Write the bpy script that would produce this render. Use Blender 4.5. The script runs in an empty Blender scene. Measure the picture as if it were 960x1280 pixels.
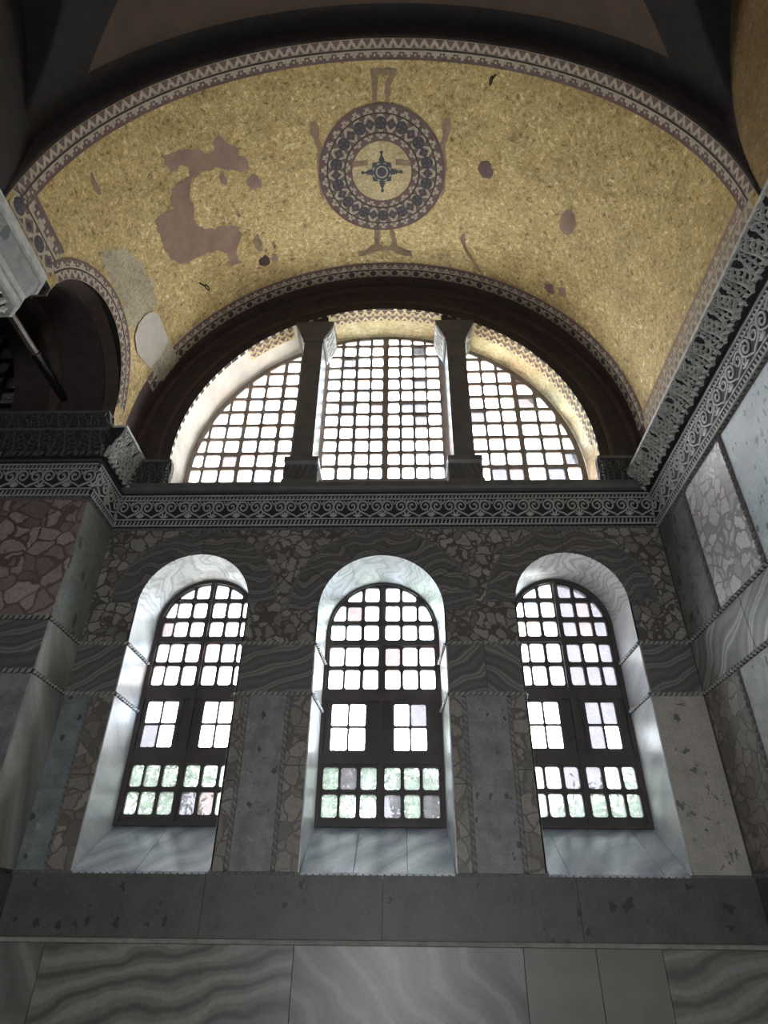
import bpy, bmesh, math, random
from mathutils import Vector, Matrix
from mathutils.geometry import tessellate_polygon
random.seed(7)
PI = math.pi
ZO = 1.7                      # camera height; all heights below are written relative to it
SC = bpy.context.scene
COL = SC.collection

# ------------------------------------------------------------------ camera
PITCH, YAW, ROLL = math.radians(33.653), math.radians(-1.785), math.radians(0.625)
fw = Vector((math.sin(YAW)*math.cos(PITCH), math.cos(YAW)*math.cos(PITCH), math.sin(PITCH)))
rt0 = Vector((math.cos(YAW), -math.sin(YAW), 0)); up0 = rt0.cross(fw)
rt = rt0*math.cos(ROLL) + up0*math.sin(ROLL)
up = -rt0*math.sin(ROLL) + up0*math.cos(ROLL)
cd = bpy.data.cameras.new('camera')
cd.sensor_fit = 'VERTICAL'; cd.sensor_height = 36.0; cd.lens = 792.26/1280*36.0
cd.clip_start = 0.05; cd.clip_end = 400
cam = bpy.data.objects.new('camera', cd); COL.objects.link(cam)
cam.matrix_world = Matrix(((rt.x, up.x, -fw.x, 0.238), (rt.y, up.y, -fw.y, -6.883), (rt.z, up.z, -fw.z, ZO), (0, 0, 0, 1)))
SC.camera = cam

# ------------------------------------------------------------------ sky and exposure
W = bpy.data.worlds.new('World'); SC.world = W; W.use_nodes = True
bg = W.node_tree.nodes['Background']
bg.inputs['Color'].default_value = (0.94, 0.97, 1.0, 1); bg.inputs['Strength'].default_value = 1.0
SC.view_settings.view_transform = 'Standard'; SC.view_settings.look = 'None'
SC.view_settings.gamma = 1.0; SC.view_settings.use_curve_mapping = False
SC.view_settings.exposure = 4.5
try:
    SC.cycles.max_bounces = 10; SC.cycles.diffuse_bounces = 7; SC.cycles.transparent_max_bounces = 16
    SC.cycles.caustics_reflective = False; SC.cycles.caustics_refractive = False
except Exception: pass
def portal(name, loc, sx, sz, ry=0):
    l = bpy.data.lights.new(name, 'AREA'); l.shape = 'RECTANGLE'; l.size = sx; l.size_y = sz; l.cycles.is_portal = True
    o = bpy.data.objects.new(name, l); COL.objects.link(o); o.location = (loc[0], loc[1], loc[2]+ZO)
    o.rotation_euler = (-PI/2, 0, ry)      # -Z axis towards -Y (into the room)
    return o
portal('portal_window', (0, 0.9, 2.4), 1.5, 3.1)
portal('portal_window', (-2.265, 0.9, 2.4), 1.4, 3.1)
portal('portal_window', (2.265, 0.9, 2.4), 1.4, 3.1)
portal('portal_window', (0, 0.9, 7.0), 6.1, 3.4)
portal('portal_fill_opening', (0, -9.3, -0.4), 1.5, 2.6, PI)

# ------------------------------------------------------------------ materials
def new_mat(name):
    m = bpy.data.materials.new(name); m.use_nodes = True
    nt = m.node_tree; b = nt.nodes['Principled BSDF']
    tc = nt.nodes.new('ShaderNodeTexCoord')
    return m, nt, b, tc.outputs['Object']
def N(nt, t, **kw):
    n = nt.nodes.new('ShaderNode'+t)
    for k, v in kw.items():
        if k in n.inputs: n.inputs[k].default_value = v
        else: setattr(n, k, v)
    return n
def L(nt, a, b): nt.links.new(a, b)
def ramp(nt, fac, stops, interp='LINEAR'):
    r = nt.nodes.new('ShaderNodeValToRGB'); r.color_ramp.interpolation = interp
    e = r.color_ramp.elements
    while len(e) < len(stops): e.new(0.5)
    for el, (p, c) in zip(e, stops): el.position = p; el.color = (*c, 1)
    L(nt, fac, r.inputs['Fac']); return r.outputs['Color']
def mixc(nt, fac, a, b, mode='MIX'):
    n = nt.nodes.new('ShaderNodeMix'); n.data_type = 'RGBA'; n.blend_type = mode
    if hasattr(fac, 'links'): L(nt, fac, n.inputs[0])
    else: n.inputs[0].default_value = fac
    for s, v in ((6, a), (7, b)):
        if hasattr(v, 'links'): L(nt, v, n.inputs[s])
        else: n.inputs[s].default_value = (*v, 1)
    return n.outputs[2]
def warp(nt, co, scale, amt):
    n = N(nt, 'TexNoise', Scale=scale, Detail=3.0); L(nt, co, n.inputs['Vector'])
    s = N(nt, 'VectorMath', operation='SUBTRACT'); L(nt, n.outputs['Color'], s.inputs[0]); s.inputs[1].default_value = (.5, .5, .5)
    m = N(nt, 'VectorMath', operation='SCALE'); L(nt, s.outputs[0], m.inputs[0]); m.inputs['Scale'].default_value = amt
    a = N(nt, 'VectorMath', operation='ADD'); L(nt, co, a.inputs[0]); L(nt, m.outputs[0], a.inputs[1])
    return a.outputs[0]
def bump(nt, b, h, strength, dist=0.01):
    n = N(nt, 'Bump', Strength=strength, Distance=dist); L(nt, h, n.inputs['Height']); L(nt, n.outputs[0], b.inputs['Normal'])
def noise(nt, co, scale, detail=4.0, rough=0.6, dist=0.0):
    n = N(nt, 'TexNoise', Scale=scale, Detail=detail, Roughness=rough, Distortion=dist); L(nt, co, n.inputs['Vector']); return n.outputs['Fac']

def mat_plain(name, col, rough=0.7, var=0.25, scale=6.0, metallic=0.0):
    m, nt, b, co = new_mat(name)
    f = noise(nt, co, scale, 6.0)
    c = ramp(nt, f, [(0.25, tuple(x*(1-var) for x in col)), (0.75, tuple(min(1, x*(1+var)) for x in col))])
    L(nt, c, b.inputs['Base Color']); b.inputs['Roughness'].default_value = rough; b.inputs['Metallic'].default_value = metallic
    bump(nt, b, noise(nt, co, scale*6, 3.0), 0.25, 0.004)
    return m
def mat_breccia(name, cell, vein, scale=5.0, vw=0.06, rough=0.42, tint=None):
    m, nt, b, co = new_mat(name)
    w = warp(nt, co, scale*0.7, 0.22)
    v = N(nt, 'TexVoronoi', Scale=scale, feature='DISTANCE_TO_EDGE'); L(nt, w, v.inputs['Vector'])
    v2 = N(nt, 'TexVoronoi', Scale=scale*2.7, feature='DISTANCE_TO_EDGE'); L(nt, w, v2.inputs['Vector'])
    vc = N(nt, 'TexVoronoi', Scale=scale); L(nt, w, vc.inputs['Vector'])
    n1 = noise(nt, co, scale*0.6, 3.0)
    thr = N(nt, 'MapRange'); L(nt, n1, thr.inputs[0]); thr.inputs[1].default_value = .3; thr.inputs[2].default_value = .7; thr.inputs[3].default_value = vw*.35; thr.inputs[4].default_value = vw*1.9
    gt = N(nt, 'Math', operation='SUBTRACT'); L(nt, v.outputs['Distance'], gt.inputs[0]); L(nt, thr.outputs[0], gt.inputs[1])
    sm = N(nt, 'MapRange'); L(nt, gt.outputs[0], sm.inputs[0]); sm.inputs[1].default_value = -0.012; sm.inputs[2].default_value = 0.02
    g2 = N(nt, 'MapRange'); L(nt, v2.outputs['Distance'], g2.inputs[0]); g2.inputs[1].default_value = 0.0; g2.inputs[2].default_value = 0.08; g2.inputs[3].default_value = .55
    hs = N(nt, 'SeparateColor'); L(nt, vc.outputs['Color'], hs.inputs[0])
    cc = ramp(nt, hs.outputs[0], [(0.0, tuple(x*.6 for x in cell)), (0.5, cell), (1.0, tint or tuple(min(1, x*1.3) for x in cell))])
    fine = noise(nt, co, scale*5, 5.0)
    cc = mixc(nt, 0.35, cc, ramp(nt, fine, [(.3, (.35, .35, .35)), (.7, (1, 1, 1))]), 'MULTIPLY')
    cc = mixc(nt, g2.outputs[0], vein, cc)
    c = mixc(nt, sm.outputs[0], vein, cc)
    L(nt, c, b.inputs['Base Color']); b.inputs['Roughness'].default_value = rough
    bump(nt, b, fine, 0.12, 0.004)
    return m
def mat_wave(name, c0, c1, c2, scale=2.2, dist=7.0, dscale=1.1, rot=(0, 0.5, 0), rough=0.4, stretch=(1, 1, 1), soft=False):
    m, nt, b, co = new_mat(name)
    mp = N(nt, 'Mapping'); L(nt, co, mp.inputs['Vector']); mp.inputs['Rotation'].default_value = rot; mp.inputs['Scale'].default_value = stretch
    w = N(nt, 'TexWave', Scale=scale, Distortion=dist, Detail=1.6, wave_type='BANDS', bands_direction='Z')
    w.inputs['Detail Scale'].default_value = dscale; w.inputs['Detail Roughness'].default_value = .55
    L(nt, mp.outputs[0], w.inputs['Vector'])
    c = ramp(nt, w.outputs['Fac'], [(0.0, c0), (0.3, c1), (0.7, c1), (0.95, c2), (1.0, c2)] if soft else [(0.0, c1), (0.4, c0), (0.78, c1), (0.92, c2), (1.0, c1)])
    fine = noise(nt, co, 26, 6.0)
    c = mixc(nt, 0.4, c, ramp(nt, fine, [(.3, (.45, .45, .45)), (.7, (1, 1, 1))]), 'MULTIPLY')
    L(nt, c, b.inputs['Base Color']); b.inputs['Roughness'].default_value = rough
    return m
def mat_spotted(name, base, base2, spot, sscale=(5, 5, 3), size=0.16, prob=0.45, rough=0.5, wear=None, wscale=2.2, wthr=.58):
    m, nt, b, co = new_mat(name)
    mp = N(nt, 'Mapping'); L(nt, warp(nt, co, 16, .10), mp.inputs['Vector']); mp.inputs['Scale'].default_value = sscale
    v = N(nt, 'TexVoronoi', Scale=1.0); L(nt, mp.outputs[0], v.inputs['Vector'])
    sp = N(nt, 'SeparateColor'); L(nt, v.outputs['Color'], sp.inputs[0])
    ok = N(nt, 'Math', operation='LESS_THAN'); L(nt, sp.outputs[1], ok.inputs[0]); ok.inputs[1].default_value = prob
    rr = N(nt, 'Math', operation='MULTIPLY'); L(nt, sp.outputs[2], rr.inputs[0]); rr.inputs[1].default_value = size*1.8
    ins = N(nt, 'Math', operation='LESS_THAN'); L(nt, v.outputs['Distance'], ins.inputs[0]); L(nt, rr.outputs[0], ins.inputs[1])
    mk = N(nt, 'Math', operation='MULTIPLY'); L(nt, ok.outputs[0], mk.inputs[0]); L(nt, ins.outputs[0], mk.inputs[1])
    f = noise(nt, co, 5, 8.0, .7)
    c = ramp(nt, f, [(.36, base2), (.6, base)])
    sk = noise(nt, co, 45, 4.0)
    c = mixc(nt, 0.5, c, ramp(nt, sk, [(.3, (.45, .45, .45)), (.65, (1, 1, 1))]), 'MULTIPLY')
    c = mixc(nt, mk.outputs[0], c, spot)
    if wear:          # chipped and scraped areas of another colour
        wn = noise(nt, co, wscale, 7.0, .68, .6)
        wm = N(nt, 'MapRange'); L(nt, wn, wm.inputs[0]); wm.inputs[1].default_value = wthr; wm.inputs[2].default_value = wthr+.025
        c = mixc(nt, wm.outputs[0], c, wear)
    L(nt, c, b.inputs['Base Color']); b.inputs['Roughness'].default_value = rough
    bump(nt, b, sk, 0.15, 0.004)
    return m
def mat_gold(name, dark, mid, light, metallic=0.2, rough=0.5, scale=17):
    m, nt, b, co = new_mat(name)
    w = warp(nt, co, 4.0, .16)
    a = noise(nt, w, scale, 6.0, .72, .5)
    big = noise(nt, w, 2.6, 6.0, .65)
    c = ramp(nt, a, [(.34, dark), (.46, mid), (.54, mid), (.66, light)])
    c = mixc(nt, 0.6, c, ramp(nt, big, [(.34, (.55, .5, .42)), (.6, (1.0, 1.0, 1.0))]), 'MULTIPLY')
    v = N(nt, 'TexVoronoi', Scale=48.0); L(nt, co, v.inputs['Vector'])
    vs = N(nt, 'SeparateColor'); L(nt, v.outputs['Color'], vs.inputs[0])
    c = mixc(nt, .45, c, ramp(nt, vs.outputs[0], [(0, (.5, .5, .5)), (1, (1.25, 1.25, 1.2))]), 'MULTIPLY')
    L(nt, c, b.inputs['Base Color']); b.inputs['Roughness'].default_value = rough; b.inputs['Metallic'].default_value = metallic
    h = N(nt, 'Math', operation='ADD'); L(nt, a, h.inputs[0]); L(nt, vs.outputs[1], h.inputs[1])
    bump(nt, b, h.outputs[0], 0.3, 0.012)
    return m
def mat_glass(name, tint, milk=0.3):
    m = bpy.data.materials.new(name); m.use_nodes = True; nt = m.node_tree; nt.nodes.clear()
    out = nt.nodes.new('ShaderNodeOutputMaterial')
    tr = N(nt, 'BsdfTransparent'); tr.inputs[0].default_value = (*tint, 1)
    tl = N(nt, 'BsdfTranslucent'); tl.inputs[0].default_value = (*tint, 1)
    gl = N(nt, 'BsdfGlossy', Roughness=0.15); gl.inputs[0].default_value = (.8, .8, .8, 1)
    tc = nt.nodes.new('ShaderNodeTexCoord')
    f = noise(nt, tc.outputs['Object'], 9, 3.0)
    mr = N(nt, 'MapRange'); L(nt, f, mr.inputs[0]); mr.inputs[1].default_value = .3; mr.inputs[2].default_value = .7
    mr.inputs[3].default_value = max(0, milk-.12); mr.inputs[4].default_value = milk+.12
    m1 = nt.nodes.new('ShaderNodeMixShader'); L(nt, mr.outputs[0], m1.inputs[0]); L(nt, tr.outputs[0], m1.inputs[1]); L(nt, tl.outputs[0], m1.inputs[2])
    m2 = nt.nodes.new('ShaderNodeMixShader'); m2.inputs[0].default_value = .04; L(nt, m1.outputs[0], m2.inputs[1]); L(nt, gl.outputs[0], m2.inputs[2])
    L(nt, m2.outputs[0], out.inputs[0]); return m

M = {}
M['core'] = mat_plain('dark wall core', (.10, .095, .09))
M['breccia'] = mat_breccia('grey breccia marble', (.31, .29, .26), (.095, .083, .073), 7.5, .075)
M['breccia_brown'] = mat_breccia('brown breccia marble', (.28, .255, .22), (.13, .112, .095), 6.0, .05)
M['breccia_red'] = mat_breccia('red breccia marble', (.40, .32, .295), (.17, .105, .095), 4.8, .055)
M['breccia_pale'] = mat_breccia('pale violet breccia marble', (.70, .69, .67), (.34, .31, .35), 6.0, .06)
M['wave'] = mat_wave('dark banded marble', (.11, .104, .097), (.165, .156, .147), (.31, .30, .28), 1.5, 10, .8, (0, .45, 0))
M['wave2'] = mat_wave('dark banded marble mirrored', (.11, .104, .097), (.165, .156, .147), (.31, .30, .28), 1.5, 10, .8, (0, -.45, 0))
M['wave_ring'] = mat_wave('banded voussoir marble', (.10, .095, .09), (.15, .141, .134), (.30, .29, .275), 1.9, 13, 1.0, (0, .2, 0))
M['wave_side'] = mat_wave('grey banded marble', (.17, .17, .163), (.27, .27, .26), (.52, .52, .50), 1.3, 11, .8, (.5, 0, 0))
M['verd'] = mat_spotted('dark green spotted marble', (.24, .255, .24), (.12, .13, .122), (.05, .055, .052), (16, 16, 7), .24, .6)
M['blue_spot'] = mat_spotted('pale blue spotted marble', (.62, .70, .73), (.46, .55, .59), (.17, .22, .25), (15, 15, 8), .24, .55)
M['grey_spot'] = mat_spotted('blue grey spotted marble', (.30, .305, .305), (.17, .172, .172), (.075, .075, .075), (13, 13, 9), .2, .3, .5, (.36, .35, .325), 3.5, .62)
M['teal_spot'] = mat_spotted('teal grey spotted marble', (.25, .28, .28), (.15, .17, .17), (.055, .06, .06), (13, 13, 9), .22, .35, .5, (.36, .36, .34), 3.0, .64)
M['pale_grey'] = mat_spotted('pale grey marble', (.52, .53, .51), (.36, .37, .355), (.17, .175, .17), (11, 11, 6), .25, .4)
M['pier'] = mat_wave('worn pale grey marble', (.24, .235, .22), (.33, .32, .30), (.42, .41, .385), 1.0, 6, 1.6, (0.3, 0, 0), .45, (1, 1, .35), True)
M['pier_green'] = mat_spotted('worn green grey marble', (.31, .33, .31), (.2, .215, .2), (.11, .12, .11), (8, 8, 4), .28, .4)
M['plaster'] = mat_spotted('worn grey plaster', (.52, .485, .43), (.40, .375, .33), (.15, .148, .135), (6.5, 6.5, 4), .26, .15, .85, (.16, .155, .14), 3.2, .585)
M['band'] = mat_spotted('dark grey spotted stone', (.115, .118, .105), (.08, .083, .075), (.035, .036, .034), (7.5, 7.5, 6.5), .26, .5)
M['lower'] = mat_wave('grey brown banded marble', (.12, .11, .10), (.21, .20, .182), (.30, .285, .26), 1.6, 7, 1.3, (0, .28, 0), .35, (.7, 1, 1), True)
M['lower2'] = mat_wave('olive grey veined marble', (.15, .148, .132), (.19, .187, .168), (.27, .265, .24), 1.1, 9, 1.2, (0, -.9, 0), .35, (1, 1, 1), True)
M['lower3'] = mat_plain('plain grey brown marble', (.20, .192, .172), .4, .15, 3)
M['jamb'] = mat_wave('white veined marble', (.60, .61, .63), (.68, .685, .69), (.75, .75, .745), .8, 7, 1.6, (.4, .2, 0), .38, (1, 1, 1), True)
M['jamb_soffit'] = mat_wave('white banded soffit marble', (.40, .39, .375), (.62, .61, .59), (.72, .71, .69), 2.2, 9, 1.2, (0, .4, 0), .4)
M['sill'] = mat_wave('blue grey sill marble', (.38, .42, .48), (.52, .56, .62), (.66, .69, .73), 1.2, 6, 1.4, (.3, .7, 0), .3, (1, 1, 1), True)
M['rope'] = mat_plain('weathered stone moulding', (.34, .325, .30), .7, .3, 12)
M['rope_mid'] = mat_plain('grey stone moulding', (.26, .25, .235), .7, .3, 12)
M['rope_dark'] = mat_plain('dark stone moulding', (.16, .152, .145), .7, .3, 12)
M['cornice_dark'] = mat_plain('dark ground and hollow shade', (.026, .026, .028), .7, .3, 8)  # frieze ground; in carved cornices and grooves it paints the shade of hollows
M['ornament'] = mat_plain('grey carved stone', (.46, .46, .45), .55, .25, 10)
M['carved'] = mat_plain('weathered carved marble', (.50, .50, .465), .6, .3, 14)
M['carved_dark'] = mat_plain('shade toned carved marble', (.11, .106, .096), .65, .3, 14)  # shaded copy of the carved marble, darkened for cornices out of the light
M['ledge'] = mat_plain('dark stone ledge', (.12, .118, .112), .6, .3, 6)
M['gold'] = mat_gold('gold mosaic', (.19, .125, .04), (.62, .465, .185), (.96, .83, .50))
M['gold_pale'] = mat_gold('pale gold mosaic', (.42, .33, .16), (.66, .54, .28), (.85, .76, .50), .15)
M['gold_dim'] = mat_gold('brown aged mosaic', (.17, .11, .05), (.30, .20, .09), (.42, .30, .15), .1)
M['soffit_white'] = mat_plain('limewashed soffit plaster', (.66, .62, .53), .8, .2, 3)
M['maroon'] = mat_plain('maroon mosaic and shade', (.085, .055, .048), .7, .35, 9)  # also carries the shade by the window wall and in the arches
M['maroon_deep'] = mat_plain('brown plaster and shade', (.05, .036, .033), .75, .35, 7)  # brown darkened further for backlit arch faces and soffits
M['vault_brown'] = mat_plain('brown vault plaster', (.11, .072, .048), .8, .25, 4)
M['vault_dark'] = mat_plain('dark vault bands and shade', (.022, .018, .016), .8, .4, 7)  # near-black tone holds the near bay's shade as well as its bands
M['purple'] = mat_plain('purple brown mosaic', (.17, .105, .095), .75, .3, 25)
M['patch'] = mat_plain('mauve brown bare plaster', (.33, .225, .165), .85, .2, 5)
M['patch_soft'] = mat_plain('faded brown mosaic', (.30, .215, .13), .8, .3, 12)
M['patch_grey'] = mat_gold('greyed plaster', (.36, .30, .19), (.55, .48, .34), (.68, .62, .48), .0, .8)
M['patch_white'] = mat_plain('pale plaster repair', (.62, .58, .49), .85, .12, 6)
M['cream'] = mat_plain('cream mosaic', (.50, .43, .31), .7, .35, 30)
M['navy'] = mat_plain('blue black mosaic', (.05, .052, .062), .6, .3, 30)
M['line'] = mat_plain('black brown mosaic line', (.05, .035, .025), .7, .3, 30)
M['wood'] = mat_plain('dark brown window timber', (.055, .045, .042), .6, .3, 9)
M['wood_up'] = mat_plain('grey brown window tracery', (.30, .25, .22), .7, .25, 9)
M['column'] = mat_plain('dark grey marble', (.14, .13, .125), .45, .3, 5)
M['iron'] = mat_plain('lit iron', (.20, .17, .15), .5, .4, 10, .6)
M['iron_dark'] = mat_plain('black and shaded iron', (.03, .028, .026), .5, .3, 10, .6)  # hooks and grid bars, and the shaded half of the tie rod
M['floor'] = mat_wave('worn grey floor marble', (.22, .22, .21), (.30, .30, .285), (.38, .37, .35), 1.0, 6, 1.0)
M['ground'] = mat_plain('pale courtyard paving', (.52, .50, .46), .9, .15, .5)
M['leaf'] = mat_plain('green leaves', (.085, .15, .03), .6, .4, 2)
M['leaf2'] = mat_plain('blue green leaves', (.065, .125, .05), .6, .4, 2)
M['bark'] = mat_plain('brown bark', (.16, .12, .09), .9, .3, 6)
M['ext'] = mat_plain('grey buttress stone', (.20, .195, .19), .9, .2, 2)
GL = [mat_glass('clear old pane', (.93, .95, .96), .25), mat_glass('milky pane', (.95, .95, .95), .5),
      mat_glass('bluish pane', (.82, .88, .97), .35), mat_glass('pinkish pane', (.97, .86, .84), .4), mat_glass('greenish pane', (.84, .93, .90), .3)]
GL += [mat_glass('dimmed lilac pane', (.243, .24, .253), .3), mat_glass('dimmed pink pane', (.262, .243, .243), .3), mat_glass('dimmed clear pane', (.37, .40, .385), .25)]  # last three are dimmed so their tint survives the high exposure
GL_grey = mat_glass('shade dimmed pane', (.35, .36, .37), .35)  # glass darkened to stand for the shade outside the grid window

# ------------------------------------------------------------------ mesh helpers
class MB:
    def __init__(s): s.v = []; s.f = []; s.m = []
    def face(s, idx, mat=0): s.f.append(tuple(idx)); s.m.append(mat)
    def poly(s, pts, mat=0):
        n = len(s.v); s.v += [tuple(p) for p in pts]; s.face(range(n, n+len(pts)), mat)
    def box(s, a, b, mat=0):
        x0, y0, z0 = a; x1, y1, z1 = b; n = len(s.v)
        s.v += [(x0,y0,z0),(x1,y0,z0),(x1,y1,z0),(x0,y1,z0),(x0,y0,z1),(x1,y0,z1),(x1,y1,z1),(x0,y1,z1)]
        for q in ((0,3,2,1),(4,5,6,7),(0,1,5,4),(1,2,6,5),(2,3,7,6),(3,0,4,7)): s.face([n+i for i in q], mat)
    def prism(s, pts, fn, d0, d1, mat=0, holes=()):
        """extrude polygon pts (u,v) (with holes) through fn(u,v,d) from d0 to d1"""
        loops = [list(pts)] + [list(h) for h in holes]
        flat = [p for lp in loops for p in lp]; n = len(s.v); k = len(flat)
        s.v += [tuple(fn(u, v, d1)) for u, v in flat] + [tuple(fn(u, v, d0)) for u, v in flat]
        if holes or len(pts) > 4:
            tris = tessellate_polygon([[Vector((u, v, 0)) for u, v in lp] for lp in loops])
            for t in tris:
                s.face([n+i for i in t], mat); s.face([n+k+i for i in reversed(t)], mat)
        else:
            s.face([n+i for i in range(k)], mat); s.face([n+k+i for i in reversed(range(k))], mat)
        o = 0
        for lp in loops:
            c = len(lp)
            for i in range(c):
                j = (i+1) % c
                s.face([n+o+i, n+k+o+i, n+k+o+j, n+o+j], mat)
            o += c
    def grid(s, fn, us, vs, mat=0, keep=None):
        n = len(s.v); nv = len(vs)
        s.v += [tuple(fn(u, v)) for u in us for v in vs]
        for i in range(len(us)-1):
            for j in range(nv-1):
                mm = mat if keep is None else keep((us[i]+us[i+1])/2, (vs[j]+vs[j+1])/2)
                if mm is None: continue
                s.face((n+i*nv+j, n+(i+1)*nv+j, n+(i+1)*nv+j+1, n+i*nv+j+1), mm)
    def tube(s, pts, r, k=6, mat=0, cap=True):
        pts = [Vector(p) for p in pts]; n = len(s.v); m = len(pts)
        rr = r if isinstance(r, (list, tuple)) else [r]*m
        for i, p in enumerate(pts):
            t = (pts[min(i+1, m-1)]-pts[max(i-1, 0)]).normalized()
            a = t.cross(Vector((0.13, 0.27, 0.95)));
            if a.length < 1e-3: a = t.cross(Vector((1, 0, 0)))
            a.normalize(); b = t.cross(a)
            for q in range(k):
                th = 2*PI*q/k; s.v.append(tuple(p+(a*math.cos(th)+b*math.sin(th))*rr[i]))
        for i in range(m-1):
            for q in range(k):
                w = (q+1) % k; s.face((n+i*k+q, n+i*k+w, n+(i+1)*k+w, n+(i+1)*k+q), mat)
        if cap:
            s.face([n+q for q in reversed(range(k))], mat); s.face([n+(m-1)*k+q for q in range(k)], mat)
    def ribbon(s, pts, w, fn, d0, d1, mat=0):
        """raised strip along 2D points through fn(u,v,d)"""
        m = len(pts); n = len(s.v)
        for i, p in enumerate(pts):
            a = pts[max(i-1, 0)]; b = pts[min(i+1, m-1)]
            tx, ty = b[0]-a[0], b[1]-a[1]; l = math.hypot(tx, ty) or 1
            nx, ny = -ty/l, tx/l; ww = (w[i] if isinstance(w, (list, tuple)) else w)/2
            q0 = (p[0]+nx*ww, p[1]+ny*ww); q1 = (p[0]-nx*ww, p[1]-ny*ww)
            s.v += [tuple(fn(*q0, d0)), tuple(fn(*q0, d1)), tuple(fn(*q1, d1)), tuple(fn(*q1, d0))]
        for i in range(m-1):
            o = n+4*i
            for q in range(3): s.face((o+q, o+q+1, o+4+q+1, o+4+q), mat)
        s.face((n, n+1, n+2, n+3), mat); e = n+4*(m-1); s.face((e+3, e+2, e+1, e), mat)
    def bead(s, c, ax, lng, rad, mat=0):
        ax = Vector(ax).normalized(); c = Vector(c)
        a = ax.cross(Vector((.3, .5, .8))).normalized(); b = ax.cross(a); n = len(s.v)
        s.v.append(tuple(c-ax*lng)); s.v += [tuple(c+(a*math.cos(q*PI/2)+b*math.sin(q*PI/2))*rad) for q in range(4)]; s.v.append(tuple(c+ax*lng))
        for q in range(4):
            w = (q+1) % 4; s.face((n, n+1+w, n+1+q), mat); s.face((n+5, n+1+q, n+1+w), mat)
    def revolve(s, prof, k=16, mat=0):
        n = len(s.v); m = len(prof)
        for r, z in prof:
            for q in range(k): s.v.append((r*math.cos(2*PI*q/k), r*math.sin(2*PI*q/k), z))
        for i in range(m-1):
            for q in range(k):
                w = (q+1) % k; s.face((n+i*k+q, n+i*k+w, n+(i+1)*k+w, n+(i+1)*k+q), mat)
LOC = {}
def mesh_of(name, mb, mats, off=(0, 0, 0), smooth=False, shift=True):
    me = bpy.data.meshes.new(name)
    z = ZO if shift else 0
    me.from_pydata([(x-off[0], y-off[1], zz+z-off[2]) for x, y, zz in mb.v], [], mb.f)
    for m in (mats if isinstance(mats, (list, tuple)) else [mats]): me.materials.append(M[m] if isinstance(m, str) else m)
    for p, mi in zip(me.polygons, mb.m): p.material_index = mi; p.use_smooth = smooth
    bm = bmesh.new(); bm.from_mesh(me); bmesh.ops.recalc_face_normals(bm, faces=bm.faces); bm.to_mesh(me); bm.free()
    return me
def obj(name, mb, mats, parent=None, smooth=False, label=None, kind=None):
    off = LOC.get(parent.name, (0, 0, 0)) if parent else (0, 0, 0)
    o = bpy.data.objects.new(name, mesh_of(name, mb, mats, off, smooth)); COL.objects.link(o)
    if parent: o.parent = parent
    LOC[o.name] = off
    if label: o['label'] = label
    if kind: o['kind'] = kind
    return o
def tag(o, label, cat, group=None, kind=None):
    o['label'] = label; o['category'] = cat
    if group: o['group'] = group
    if kind: o['kind'] = kind
    return o
def empty(name, loc):
    o = bpy.data.objects.new(name, None); COL.objects.link(o)
    o.location = (loc[0], loc[1], loc[2]+ZO); o.empty_display_size = .1
    LOC[o.name] = (loc[0], loc[1], loc[2]+ZO); return o
def inst(name, me, parent, loc, rot=(0, 0, 0), scale=(1, 1, 1)):
    o = bpy.data.objects.new(name, me); COL.objects.link(o)
    off = LOC.get(parent.name, (0, 0, 0))
    o.parent = parent; o.location = (loc[0]-off[0], loc[1]-off[1], loc[2]+ZO-off[2]); o.rotation_euler = rot; o.scale = scale; return o
def arc(cx, cz, r, a0, a1, n=24):
    return [(cx+r*math.cos(a0+(a1-a0)*i/n), cz+r*math.sin(a0+(a1-a0)*i/n)) for i in range(n+1)]
def smooth_pts(p, n=4):
    out = []
    for i in range(len(p)-1):
        a, b, c, d = p[max(i-1, 0)], p[i], p[i+1], p[min(i+2, len(p)-1)]
        for k in range(n):
            t = k/n
            out.append(tuple(.5*((2*b[j])+(-a[j]+c[j])*t+(2*a[j]-5*b[j]+4*c[j]-d[j])*t*t+(-a[j]+3*b[j]-3*c[j]+d[j])*t**3) for j in (0, 1)))
    out.append(p[-1]); return out
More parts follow.
